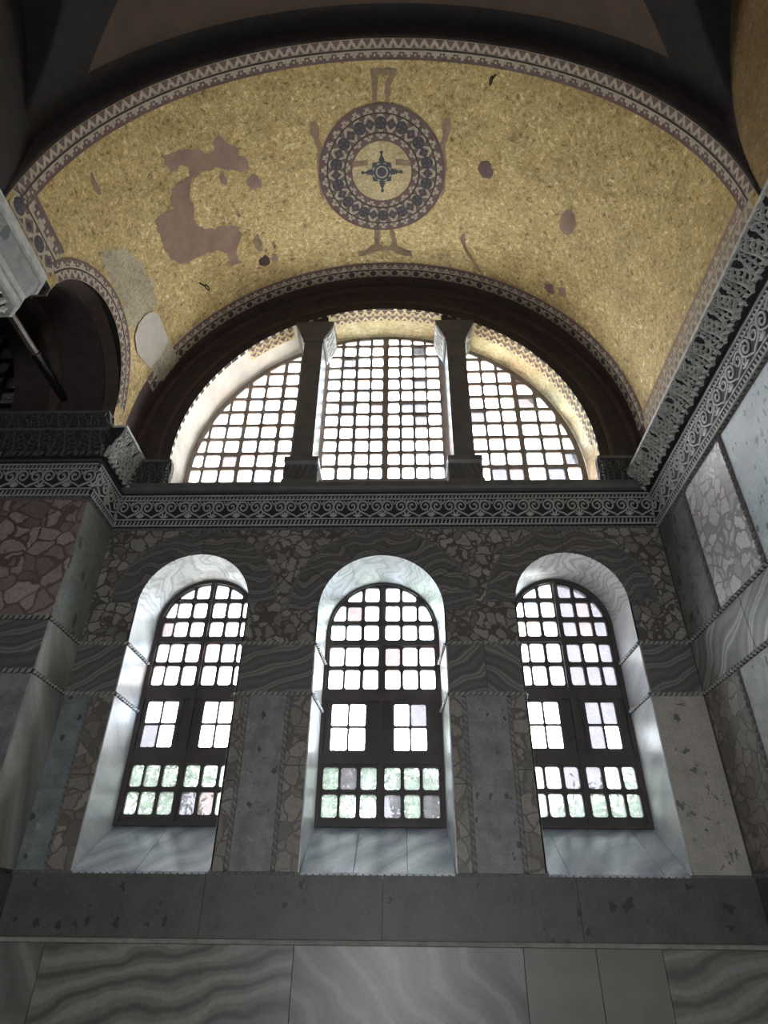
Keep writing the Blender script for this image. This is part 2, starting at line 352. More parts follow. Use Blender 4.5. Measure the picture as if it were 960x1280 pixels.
# wall planes: fn(u,v,d) with d measured into the room
PB = lambda u, v, d: (u, -d, v)                 # window wall, y=0
PR = lambda u, v, d: (3.5-d, u, v)              # right wall, x=3.5 (u = y)
PL = lambda u, v, d: (-3.5+d, u, v)             # pier side, x=-3.5 (u = y)
PA = lambda u, v, d: (u, -0.735-d, v)           # wall of the left bay, y=-0.735
def slab(name, pts, fn, mat, parent, t=.02, base=-.02):
    mb = MB(); mb.prism(pts, fn, base, base+t); return obj(name, mb, mat, parent)
def rect(u0, v0, u1, v1, g=.004): return [(u0+g, v0+g), (u1-g, v0+g), (u1-g, v1-g), (u0+g, v1-g)]
def rope(pts, fn, parent, mat='rope', r=.013, pitch=.042, name='rope_moulding', d=.010, lean=.75, groove='rope_dark'):
    r *= 1.35; pitch *= 1.35
    """twisted bead moulding along a 2D polyline"""
    mb = MB(); ln = [0]
    for a, b in zip(pts, pts[1:]): ln.append(ln[-1]+math.hypot(b[0]-a[0], b[1]-a[1]))
    n = max(2, int(ln[-1]/pitch)); j = 0
    for i in range(n):
        t = (i+.5)*ln[-1]/n
        while j < len(ln)-2 and ln[j+1] < t: j += 1
        q = (t-ln[j])/((ln[j+1]-ln[j]) or 1); a, b = pts[j], pts[j+1]
        u, v = a[0]+(b[0]-a[0])*q, a[1]+(b[1]-a[1])*q
        th = math.atan2(b[1]-a[1], b[0]-a[0])+lean
        p = Vector(fn(u, v, d)); p2 = Vector(fn(u+math.cos(th)*.1, v+math.sin(th)*.1, d))
        mb.bead(p, p2-p, pitch*.66, r)
    for i in range(1): mb.ribbon(pts, r*2.4, fn, -.01, .001, 1)
    return obj(name, mb, [mat, groove], parent, kind='stuff')

# ------------------------------------------------------------------ window wall
SP = [(-2.265, .665, 3.295), (0., .745, 3.19), (2.265, .665, 3.295)]      # lower windows: centre x, half width, spring height
ZS, Z2, Z1, ZT = .48, 2.19, 2.775, 4.32                                    # sill, lower rope, upper rope, cornice foot
RL, ZL, ZLB = 2.97, 5.63, 5.03                                             # lunette arch radius, centre height, sill
def arch_loop(cx, hw, zc, zb, grow=0., n=28):
    return [(cx-hw-grow, zb-grow), (cx+hw+grow, zb-grow)] + arc(cx, zc, hw+grow, 0, PI, n)
lun = [(-RL, ZLB), (RL, ZLB)] + arc(0, ZL, RL, 0, PI, 56)
mb = MB()
mb.prism([(-3.6, -1.7), (3.6, -1.7), (3.6, 9.95), (-3.6, 9.95)], lambda u, v, d: (u, d, v), .02, .95, 0,
         [arch_loop(cx, hw, zc, ZS, .02) for cx, hw, zc in SP] + [[(-RL-.02, ZLB-.1), (RL+.02, ZLB-.1)] + arc(0, ZL, RL+.02, 0, PI, 56)])
wall = obj('wall_back', mb, 'core')
tag(wall, 'marble clad wall with three arched windows below a lunette of three windows', 'wall', kind='structure')

# lower zone panels (z from sill to lower rope)
A0, A1 = ZS, Z2-.012
for u0, u1, mt in ((-3.5, -3.2, 'teal_spot'), (-3.2, -2.94, 'breccia_brown'), (-1.6, -1.47, 'breccia_brown'), (-1.43, -1.02, 'grey_spot'), (-.98, -.755, 'breccia_brown'),
                   (.755, .9, 'breccia_brown'), (.94, 1.38, 'grey_spot'), (1.42, 1.6, 'breccia_brown')):
    if mt == 'breccia_brown':
        zm = 1.25+.3*random.random()
        slab('marble_panel', rect(u0, A0, u1, zm), PB, mt, wall); slab('marble_panel', rect(u0, zm, u1, A1), PB, mt, wall)
    else: slab('marble_panel', rect(u0, A0, u1, A1), PB, mt, wall)
slab('plaster_panel', rect(2.94, A0, 3.5, A1), PB, 'plaster', wall)
for u in (-1.45, -1.0, .92, 1.4): rope([(u, A0+.02), (u, A1-.02)], PB, wall, 'rope_mid', .012, .05)
rope([(-3.2, A0+.02), (-3.2, A1-.02)], PB, wall, 'rope_dark', .009, .045)
# middle band
B0, B1 = Z2+.012, Z1-.012
for u0, u1, mt in ((-3.5, -2.94, 'wave'), (-1.6, -.755, 'wave'), (.755, 1.18, 'wave'), (1.18, 1.6, 'wave2'), (2.94, 3.5, 'wave')):
    slab('marble_panel', rect(u0, B0, u1, B1), PB, mt, wall)
for z in (Z2, Z1):
    for u0, u1 in ((-3.5, -2.93), (-1.6, -.75), (.75, 1.6), (2.93, 3.5)): rope([(u0, z), (u1, z)], PB, wall, 'rope')
# upper zone: spandrels of breccia and arches of banded voussoirs
C0, C1 = Z1+.012, ZT
rw = {-2.265: .335, 0.: .37, 2.265: .335}
def ring_out(i): cx, hw, zc = SP[i]; return cx, hw+rw[cx], zc
for i, (cx, hw, zc) in enumerate(SP):
    ro = hw+rw[cx]; cuts = [0, 32, 62, 90, 118, 148, 180]
    for a0, a1 in zip(cuts, cuts[1:]):
        a, b = math.radians(a0+.25), math.radians(a1-.25)
        pts = arc(cx, zc, hw, a, b, 6) + list(reversed(arc(cx, zc, ro-.015, a, b, 6)))
        slab('voussoir', pts, PB, 'wave_ring', wall, .024)
    rope(arc(cx, zc, ro, 0, PI, 40), PB, wall, 'rope_dark', .011, .045)
xo = 2.265+.665; xi = 2.265-.665
c0 = ring_out(0); c1 = ring_out(1); c2 = ring_out(2); g = .008
left_sp = [(-3.496, C0), (-xo, C0), (-xo, c0[2])] + list(reversed(arc(c0[0], c0[2], c0[1]+g, PI/2, PI, 14))) + [(c0[0], C1), (-3.496, C1)]
mid_sp = [(-xi, C0), (-.745, C0), (-.745, c1[2])] + list(reversed(arc(0, c1[2], c1[1]+g, PI/2, PI, 14))) + [(0-.002, C1), (c0[0]+.004, C1)] + list(reversed(arc(c0[0], c0[2], c0[1]+g, 0, PI/2, 14))) + [(-xi, c0[2])]
for pts in (left_sp, mid_sp):
    slab('marble_panel', pts, PB, 'breccia', wall)
    slab('marble_panel', [(-u, v) for u, v in reversed(pts)], PB, 'breccia', wall)
rope([(-3.5, ZT+.012), (3.5, ZT+.012)], PB, wall, 'rope_dark', .011, .045)
rope([(-3.5, ZS-.02), (3.5, ZS-.02)], PB, wall, 'rope_dark', .012, .05, d=.006)

# window reveals: jamb slabs, arch soffit slabs and sloping sill slabs
DW, DN = .72, .05
for i, (cx, hw, zc) in enumerate(SP):
    hi = hw-DN*(.8 if i == 1 else .3)
    for sgn in (-1, 1):
        for z0, z1 in ((ZS-.01, Z2-.008), (Z2+.008, Z1-.008), (Z1+.008, zc)):
            mb = MB()
            pts = [(cx+sgn*hw, -.0), (cx+sgn*(hw+.018), -.0), (cx+sgn*(hi+.018), DW+.12), (cx+sgn*hi, DW+.12)]
            mb.prism(pts, lambda u, v, d: (u, v, d), z0, z1); obj('jamb_slab', mb, 'jamb', wall)
        for z in (Z2, Z1):
            k = .02; mp = lambda u, v, d, s=sgn, c=cx, h=hw, h2=hi: (c+s*(h+(h2-h)*u/DW-d), u, v)
            rope([(.0, z), (DW-.04, z)], mp, wall, 'jamb', .016, .046, groove='cornice_dark')
    for a0, a1 in ((0, 60), (60, 120), (120, 180)):
        a, b = math.radians(a0+.2), math.radians(a1-.2); mb = MB()
        th = [a+(b-a)*q/10 for q in range(11)]
        for r0, r1, o in ((hw, hi, 0),):
            f = lambda t, q: ((cx+(r0+(r1-r0)*q/DW)*math.cos(t)), q, zc+(r0+(r1-r0)*q/DW)*math.sin(t))
            mb.grid(f, th, [0, DW/2, DW+.12])
            f2 = lambda t, q: ((cx+(r0+.018)*math.cos(t)), q, zc+(r0+.018)*math.sin(t))
            mb.grid(f2, th, [0, DW+.12]); mb.grid(lambda t, q: (cx+(r0+q)*math.cos(t), 0, zc+(r0+q)*math.sin(t)), th, [0, .018])
        obj('soffit_slab', mb, 'jamb_soffit', wall, True)
    sl = [-hw+.01, -hw+.01+.68*hw, hw-.62*hw, hw-.01] if i == 1 else ([-hw+.01, -.05, hw-.01] if i == 0 else [-hw+.01, -hw+.2, hw-.25, hw-.01])
    mb = MB(); mb.prism([(.01, ZS-.06), (.01, ZS-.02), (DW+.05, .955), (DW+.05, .9)], lambda u, v, d: (d, u, v), cx-hw, cx+hw); obj('sill_bed', mb, 'core', wall)
    for u0, u1 in zip(sl, sl[1:]):
        mb = MB(); mb.prism([(-.015, ZS-.05), (-.015, ZS), (DW+.05, .985), (DW+.05, .93)], lambda u, v, d: (d, u, v), cx+u0+.003, cx+u1-.003)
        obj('sill_slab', mb, 'sill', wall)

# lunette: stepped dark archivolts, soffit, sill ledge
for r0, r1, t, mt in ((RL+.0, 3.10, .03, 'maroon_deep'), (3.10, 3.16, .045, 'maroon'), (3.16, 3.42, .02, 'maroon_deep'), (3.42, 3.50, .05, 'maroon')):
    mb = MB(); a0 = -.09
    mb.prism(arc(0, ZL, r0, a0, PI-a0, 64)+list(reversed(arc(0, ZL, r1, a0, PI-a0, 64))), PB, -.02, t); obj('archivolt', mb, mt, wall, False)
DU = .58
th = [-.2+(PI+.4)*q/72 for q in range(73)]
mb = MB(); mb.grid(lambda t, q: (RL*math.cos(t), q, ZL+RL*math.sin(t)), th, [-.03, .12, .3, DU+.05], keep=lambda t, q: 1 if t > 1.98 else 0)
obj('arch_soffit', mb, ['gold_pale', 'soffit_white'], wall, True)
mb = MB(); mb.prism([(-.03, ZLB-.1), (-.03, ZLB), (.0, ZLB), (DU+.05, 5.47), (DU+.05, 5.38)], lambda u, v, d: (d, u, v), -2.96, 2.96); obj('lunette_sill', mb, 'ledge', wall)

# ------------------------------------------------------------------ windows
def clip(poly, region):
    out = poly
    for i in range(len(region)):
        a, b = region[i], region[(i+1) % len(region)]; ins = lambda p: (b[0]-a[0])*(p[1]-a[1])-(b[1]-a[1])*(p[0]-a[0]) >= -1e-9
        src, out = out, []
        for j in range(len(src)):
            p, q = src[j], src[(j+1) % len(src)]
            ip, iq = ins(p), ins(q)
            if ip: out.append(p)
            if ip != iq:
                d1 = (b[0]-a[0])*(p[1]-a[1])-(b[1]-a[1])*(p[0]-a[0]); d2 = (b[0]-a[0])*(q[1]-a[1])-(b[1]-a[1])*(q[0]-a[0]); t = d1/(d1-d2)
                out.append((p[0]+(q[0]-p[0])*t, p[1]+(q[1]-p[1])*t))
        if not out: return []
    return out
def area(p): return .5*sum(a[0]*b[1]-b[0]*a[1] for a, b in zip(p, p[1:]+p[:1]))
def dedupe(p, e=.012):
    out = []
    for q in p:
        if not out or math.hypot(q[0]-out[-1][0], q[1]-out[-1][1]) > e: out.append(q)
    if len(out) > 1 and math.hypot(out[0][0]-out[-1][0], out[0][1]-out[-1][1]) <= e: out.pop()
    return out
def rounded(p, r=.03, n=3):
    out = []
    for i in range(len(p)):
        a, b, c = p[i-1], p[i], p[(i+1) % len(p)]
        la, lc = math.hypot(a[0]-b[0], a[1]-b[1]), math.hypot(c[0]-b[0], c[1]-b[1])
        r2 = min(r, la*.42, lc*.42)
        s = (b[0]+(a[0]-b[0])*r2/la, b[1]+(a[1]-b[1])*r2/la); e = (b[0]+(c[0]-b[0])*r2/lc, b[1]+(c[1]-b[1])*r2/lc)
        for k in range(n+1):
            t = k/n; out.append(tuple((1-t)**2*s[j]+2*t*(1-t)*b[j]+t*t*e[j] for j in (0, 1)))
    return out
def outset(p, d):
    cx = sum(q[0] for q in p)/len(p); cz = sum(q[1] for q in p)/len(p)
    return [(q[0]+(d if q[0] > cx else -d), q[1]+(d if q[1] > cz else -d)) for q in p]
wrng = random.Random(3)
def make_window(name, label, outline, inner, cells, y, mat, th=.05, rr=.03, glass=GL, weights=(5, 6, 3, 2, 2, 0, 0, 0), parent=None, min_area=.004):
    """lattice with rounded openings and a separate pane in each"""
    w = parent or empty(name, (sum(p[0] for p in outline)/len(outline), y, min(p[1] for p in outline)))
    holes = []
    for c in cells:
        q = dedupe(clip([(c[0], c[2]), (c[1], c[2]), (c[1], c[3]), (c[0], c[3])], inner))
        if len(q) < 3 or area(q) < min_area: continue
        holes.append(rounded(q, rr))
    mb = MB(); mb.prism(outline, lambda u, v, d: (u, y+d, v), -th/2, th/2, 0, holes)
    obj('lattice', mb, mat, w)
    for h in holes:
        mb = MB(); mb.prism(outset(h, .006), lambda u, v, d: (u, y+.004+d, v), -.003, .003)
        obj('pane', mb, wrng.choices(glass, weights)[0] if len(glass) > 1 else glass[0], w)
    if label: tag(w, label, 'window', kind='structure')
    return w
rows_up = [(3.63, 3.83), (3.36, 3.57), (3.10, 3.30), (2.76, 3.00), (2.47, 2.71)]
rows_lo = [(1.335, 1.57), (1.05, 1.285)]
cols_c = [(-.655, -.48), (-.455, -.275), (-.23, -.05), (.04, .22), (.26, .435), (.47, .65)]
names = ['window_1', 'window_2', 'window_3']
labels = ['narrow arched timber window beside the worn pale pier, two casements below small panes', 'wider arched timber window standing between the two narrower ones',
          'narrow arched timber window beside the stained plaster panel, lilac panes on one half']
for i, (cx, hw, zc) in enumerate(SP):
    k = 1.0 if i == 1 else .925
    fo = hw-.01
    dz = 0 if i == 1 else .05
    cols = [(cx+a*k, cx+b*k) for a, b in cols_c]
    outl = arch_loop(cx, fo, zc, .955, 0, 24); inn = arch_loop(cx, fo-.075, zc+.01, 1.0, 0, 24)
    cells = [(a, b, r0+(dz if r0 > 2.3 else .02 if i != 1 else 0), r1+(dz if r0 > 2.3 else .02 if i != 1 else 0)) for r0, r1 in rows_up+rows_lo for a, b in cols]
    # openings where the two casements sit
    cs = [(cx-.62*k, cx-.16*k), (cx+.12*k, cx+.555*k)]; cz0, cz1 = 1.72+dz*.6, 2.31+dz*.6
    cells2 = cells
    w = empty(names[i], (cx, DW, .955))
    holes_extra = [(a, b, cz0, cz1) for a, b in cs]
    q = [rounded(dedupe(clip([(c[0], c[2]), (c[1], c[2]), (c[1], c[3]), (c[0], c[3])], inn)), .032) for c in cells2 if len(dedupe(clip([(c[0], c[2]), (c[1], c[2]), (c[1], c[3]), (c[0], c[3])], inn))) >= 3 and area(dedupe(clip([(c[0], c[2]), (c[1], c[2]), (c[1], c[3]), (c[0], c[3])], inn))) > .004]
    mb = MB(); mb.prism(outl, lambda u, v, d: (u, DW+d, v), -.025, .025, 0, q+[[(a, z0), (b, z0), (b, z1), (a, z1)] for a, b, z0, z1 in holes_extra]); obj('lattice', mb, 'wood', w)
    for h in q:
        mb = MB(); mb.prism(outset(h, .006), lambda u, v, d: (u, DW+.004+d, v), -.003, .003)
        obj('pane', mb, wrng.choices(GL, ((5, 6, 3, 2, 3, .3, .3, 0) if (i < 2 or h[0][0] < cx) else (1, 1, 1, 0, 0, 5, 2, 0)) if h[0][1] > 2 else (0, 0, 0, 0, 0, 1, .6, 8))[0], w)
    # outer frame, rails, mullion
    mb = MB(); mb.prism(outl, lambda u, v, d: (u, DW+d, v), -.055, .05, 0, [arch_loop(cx, fo-.055, zc, 1.0, 0, 24)]); obj('frame', mb, 'wood', w)
    for z0, z1 in ((2.31+dz*.6+.005, 2.46+dz*.4), (1.58+.02, 1.71+dz*.6), (3.015+dz, 3.085+dz)):
        mb = MB(); mb.box((cx-fo+.03, DW-.05, z0), (cx+fo-.03, DW-.02, z1)); obj('rail', mb, 'wood', w)
    mb = MB(); mb.box((cx-.028, DW-.06, 1.0), (cx+.016, DW-.02, zc+fo-.06)); obj('mullion', mb, 'wood', w)
    for a, b in cs:
        ca = MB(); m_ = (a+b)/2; zm = (cz0+cz1)/2; e = .03; bw = .011
        hs = [(a+e, m_-bw, cz0+e, zm-bw), (m_+bw, b-e, cz0+e, zm-bw), (a+e, m_-bw, zm+bw, cz1-e), (m_+bw, b-e, zm+bw, cz1-e)]
        ca.prism([(a-.02, cz0-.015), (b+.02, cz0-.015), (b+.02, cz1+.015), (a-.02, cz1+.015)], lambda u, v, d: (u, DW+d, v), -.045, -.015, 0, [rounded([(h[0], h[2]), (h[1], h[2]), (h[1], h[3]), (h[0], h[3])], .02) for h in hs])
        co = obj('casement', ca, 'wood', w)
        for h in hs:
            mb = MB(); mb.prism([(h[0]-.01, h[2]-.01), (h[1]+.01, h[2]-.01), (h[1]+.01, h[3]+.01), (h[0]-.01, h[3]+.01)], lambda u, v, d: (u, DW-.03+d, v), -.003, .003); obj('pane', mb, wrng.choices(GL, (5, 6, 4, 1, 1, 1, .5, 0) if (i < 2 or a < cx) else (1, 1, 1, 0, 0, 6, 1, 0))[0], co)
    tag(w, labels[i], 'window', kind='structure')

# lunette windows
def lun_region(x0, x1, zb, r):
    c = [(x0, zb), (x1, zb)]
    return clip([(x0, zb), (x1, zb), (x1, 9), (x0, 9)], [(-r, zb-.5), (r, zb-.5)] + arc(0, ZL, r, 0, PI, 60))
rowc = [5.54+.2583*i for i in range(12)]
make_window('window_4', 'tall lunette window between the two square marble mullions', lun_region(-1.0, 1.0, 5.46, RL-.01), lun_region(-.96, .96, 5.5, RL-.07),
            [(a, b, z, z+.205) for z in rowc for a, b in ((-.93, -.735), (-.69, -.495), (-.445, -.25), (-.215, -.035), (.055, .23), (.27, .445), (.48, .66), (.69, .885))], DU, 'wood_up', .05, .03, GL, (4, 6, 4, 1, 1, .7, .7, 0))
colsL = [(-2.94, -2.73), (-2.69, -2.475), (-2.435, -2.225), (-2.165, -1.955), (-1.91, -1.68), (-1.62, -1.42)]
rowl = [5.50+.2815*i for i in range(10)]
make_window('window_5', 'quarter round lunette window beside the white limewashed soffit', lun_region(-RL, -1.28, 5.46, RL-.01), lun_region(-2.94, -1.3, 5.49, RL-.09),
            [(a, b, z, z+.222) for z in rowl for a, b in colsL], DU, 'wood_up', .05, .03, GL, (4, 7, 1, 4, 1, .5, 1, 0))
make_window('window_6', 'quarter round lunette window beside the gold patterned soffit', lun_region(1.28, RL, 5.46, RL-.01), lun_region(1.3, 2.94, 5.49, RL-.09),
            [(a, b, z, z+.222) for z in rowl for a, b in [(1.34, 1.555), (1.59, 1.80), (1.84, 2.045), (2.12, 2.36), (2.405, 2.645), (2.69, 2.93)]], DU, 'wood_up', .05, .03, GL, (4, 7, 2, 4, 1, 1.5, 1.5, 0))

# ------------------------------------------------------------------ carved ornament units (shared meshes)
def scroll_mesh(mat='ornament', variant=0):
    mb = MB(); fn = lambda u, v, d: (u, -d, v)
    arm = smooth_pts([(0, .012), (.04, .04), (.098, .066), (.152, .115), (.15, .185), (.1, .222), (.045, .2), (.028, .15), (.058, .105), (.1, .108), (.118, .148), (.095, .178), (.072, .16)], 3)
    for s in (1, -1):
        mb.ribbon([(s*u, v) for u, v in arm], .017, fn, 0, .014)
        mb.ribbon(smooth_pts([(s*.03, .225), (s*.012, .2), (0, .175)], 3), .012, fn, 0, .012)
    c = .16
    fan = (-1.0, -.5, 0, .5, 1.0) if variant == 0 else (-1.15, -.4, .4, 1.15)
    for a in fan:
        for off in (c,):
            l = .085 if abs(a) < .7 else .065
            mb.ribbon([(off, .01), (off+math.sin(a)*l*.5, .01+math.cos(a)*l*.5), (off+math.sin(a)*l, .01+math.cos(a)*l)], [.008, .02, .006], fn, 0, .014)
    mb.ribbon([(c-.03, .235), (c, .205), (c+.03, .235)], .012, fn, 0, .012)
    return mesh_of('scroll_ornament', mb, mat, shift=False)
SCR = [scroll_mesh('ornament', 0), scroll_mesh('ornament', 1)]
def frieze(name, label, fn, u0, u1, z0, z1, place, rot, flip=1):
    """painted frieze: dark ground, pale fillets, dentil rows, scrolls as separate pieces"""
    h = z1-z0; mb = MB(); mb.prism(rect(u0, z0, u1, z1, 0), fn, -.02, .012)
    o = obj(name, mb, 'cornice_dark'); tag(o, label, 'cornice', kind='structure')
    for f in (.02, .2, .76, .885):
        mb = MB(); mb.prism(rect(u0, z0+f*h, u1, z0+f*h+.014, 0), fn, .0, .024 if f in (.2, .76) else .03); obj('fillet', mb, 'ornament', o)
    for f0, f1 in ((.06, .17), (.80, .86)):
        mb = MB(); n = int(abs(u1-u0)/.05)
        for i in range(n):
            a = u0+(u1-u0)*i/n; w = (u1-u0)/n
            mb.prism([(a+w*.1, z0+f0*h), (a+w*.45, z0+f0*h), (a+w*.75, z0+f1*h), (a+w*.4, z0+f1*h)], fn, .0, .02)
        obj('dentil_row', mb, 'ornament', o, kind='stuff')
    n = max(1, round(abs(u1-u0)/.32)); p = (u1-u0)/n
    for i in range(n):
        loc = fn(u0+p*(i+.5), z0+.2*h+.02, .012)
        inst('scroll_ornament', SCR[i % 2], o, loc, rot, (abs(p)/.32, 1, (.56*h-.02)/.245))
    return o
FZ0, FZ1 = 4.36, 4.90
t1 = frieze('trim_1', 'dark frieze of pale vine scrolls across the window wall', PB, -3.5, 3.5, FZ0, FZ1, None, (0, 0, 0))
mb = MB(); mb.prism([(0, FZ1), (.05, FZ1+.02), (.07, FZ1+.06), (.07, ZLB), (0, ZLB)], lambda u, v, d: (d, -u, v), -3.5, 3.5); obj('ledge', mb, 'ledge', t1)
t2 = frieze('trim_2', 'long vine scroll frieze above the pale breccia and blue spotted slabs', PR, -6.2, -.03, FZ0-.06, FZ1-.05, None, (0, 0, -PI/2))
t3 = frieze('trim_3', 'short vine scroll frieze around the worn pale pier', PL, -.735, -.03, FZ0-.02, FZ1-.02, None, (0, 0, PI/2))
t4 = frieze('trim_4', 'vine scroll frieze above the red breccia wall', PA, -7.4, -3.5, FZ0-.02, FZ1-.02, None, (0, 0, 0))
rope([(-6.2, FZ0-.075), (-.03, FZ0-.075)], PR, t2, 'rope_dark', .02, .05)
rope([(-.735, FZ0-.035), (-.03, FZ0-.035)], PL, t3, 'rope_dark', .018, .05)
rope([(-7.4, FZ0-.035), (-3.5, FZ0-.035)], PA, t4, 'rope_dark', .018, .05)

def leaf_mesh(prof, mat, seed, w=.3):
    """openwork acanthus leaf following a cornice profile (list of (d,z))"""
    rg = random.Random(seed); mb = MB()
    def P(u, v, d):
        v = min(max(v, 0), 1)*(len(prof)-1); i = min(int(v), len(prof)-2); f = v-i
        pd = prof[i][0]+(prof[i+1][0]-prof[i][0])*f; pz = prof[i][1]+(prof[i+1][1]-prof[i][1])*f
        return (u, -(pd+d), pz-d*.5)
    mb.ribbon(smooth_pts([(0, 0), (.01, .35), (-.008, .7), (0, .97)], 3), [.02]*4+[.016]*3+[.013]*3, P, -.02, .03)
    for s in (-1, 1):
        for k, v in enumerate((.03, .2, .37, .54, .7)):
            l = w*(.5-.04*k)*rg.uniform(.85, 1.05)
            mb.ribbon(smooth_pts([(0, v), (s*l*.45, v+.09), (s*l*.85, v+.12), (s*l*rg.uniform(.9, 1.15), v+.24+rg.uniform(-.05, .08)), (s*l*.7, v+.32), (s*l*.55, v+.26)], 3), .0092, P, -.02, .034+rg.uniform(-.016, .02))
            mb.ribbon(smooth_pts([(s*l*.4, v+.09), (s*l*.5, v+.17), (s*l*.35, v+.22)], 3), .009, P, -.02, .03)
        mb.ribbon(smooth_pts([(s*w*.5, 0), (s*w*.46, .4), (s*w*.3, .8), (0, .98)], 3), .010, P, -.02, .022)
    return mesh_of('acanthus_leaf', mb, mat, shift=False)
def carved(name, label, fn, u0, u1, z0, prof, place_rot, mats=('cornice_dark', 'carved'), w=.3, beads=True, mirror_end=None, top='carved'):
    """carved cornice: hollow coloured in shade, openwork leaves, bead row, top fillet"""
    pts = [(-.02, prof[0][1])] + list(prof) + [(-.02, prof[-1][1])]
    mb = MB(); n = len(mb.v)
    mb.prism(pts, lambda a, b, d: fn(d, z0+b, a), u0, u1)
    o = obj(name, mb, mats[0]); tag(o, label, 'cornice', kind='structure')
    me = [leaf_mesh(prof, mats[1], 11+q, w) for q in range(3)]
    n = max(1, round(abs(u1-u0)/w)); p = (u1-u0)/n
    for i in range(n): inst('acanthus_leaf', me[i % 3], o, fn(u0+p*(i+.5), z0, 0), place_rot, (abs(p)/w, 1, 1))
    d1, h1 = prof[-1]
    mb = MB(); mb.prism([(0, h1), (d1+.025, h1), (d1+.03, h1+.035), (0, h1+.035)], lambda a, b, d: fn(d, z0+b, a), u0, u1); obj('fillet', mb, top, o)
    if beads:
        mb = MB(); k = int(abs(u1-u0)/.085)
        for i in range(k):
            c = Vector(fn(u0+(u1-u0)*(i+.5)/k, z0+.01, prof[0][0]+.055)); c2 = Vector(fn(u0+(u1-u0)*(i+1.1)/k, z0+.05, prof[0][0]+.075))
            mb.bead(c, c2-c, .055, .026)
        obj('bead_row', mb, mats[1], o, kind='stuff')
    return o
prof_r = [(.03, .0), (.05, .06), (.09, .12), (.13, .17), (.18, .22), (.21, .26)]
carved('trim_5', 'deeply carved acanthus cornice under the straight edge of the gold vault', PR, -6.2, -.03, 4.88, prof_r, (0, 0, -PI/2), w=.3)
prof_l = [(.03, .0), (.05, .12), (.08, .24), (.12, .34)]
carved('trim_6', 'shade toned carved cornice below the dark arch, over the red breccia wall', PA, -7.4, -3.5, 4.94, prof_l, (0, 0, 0), ('cornice_dark', 'carved_dark'), w=.32, top='carved_dark')
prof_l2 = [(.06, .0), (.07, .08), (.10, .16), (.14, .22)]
carved('trim_7', 'upper row of shade toned carving at the springing of the dark arch', PA, -7.4, -3.5, 5.33, prof_l2, (0, 0, 0), ('cornice_dark', 'carved_dark'), w=.26, beads=False, top='carved_dark')
carved('trim_8', 'pale lace carved cornice block on top of the worn pale pier', PL, -.735, -.03, 4.96, [(.03, 0), (.05, .12), (.09, .26), (.13, .38), (.17, .48)], (0, 0, PI/2), w=.23)

# impost blocks at both feet of the lunette arch
for sgn, nm, lb in ((-1, 'trim_9', 'carved impost block at the lunette foot next to the pale pier'), (1, 'trim_10', 'carved impost block at the lunette foot next to the acanthus cornice')):
    x0, x1 = sorted((sgn*3.46, sgn*2.9))
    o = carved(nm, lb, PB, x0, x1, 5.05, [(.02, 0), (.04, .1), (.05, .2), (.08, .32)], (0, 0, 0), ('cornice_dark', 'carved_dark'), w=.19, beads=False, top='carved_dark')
    # return face of the block inside the opening
    mb = MB(); xs = sgn*2.965
    fn2 = lambda u, v, d, s=sgn, x=xs: (x-s*d, u, v)
    mb.prism([(-.05, 5.05), (.14, 5.15), (.14, 5.42), (-.08, 5.42)], fn2, 0, .02)
    for k in range(5):
        for q in range(4):
            u = -.03+.04*q; v = 5.12+.06*k
            mb.ribbon(smooth_pts([(u-.015, v), (u, v+.03), (u+.018, v+.005), (u+.02, v+.05)], 2), .008, fn2, .018, .035)
    obj('carved_return', mb, 'carved', o)  # paler copy for the face that window light reaches

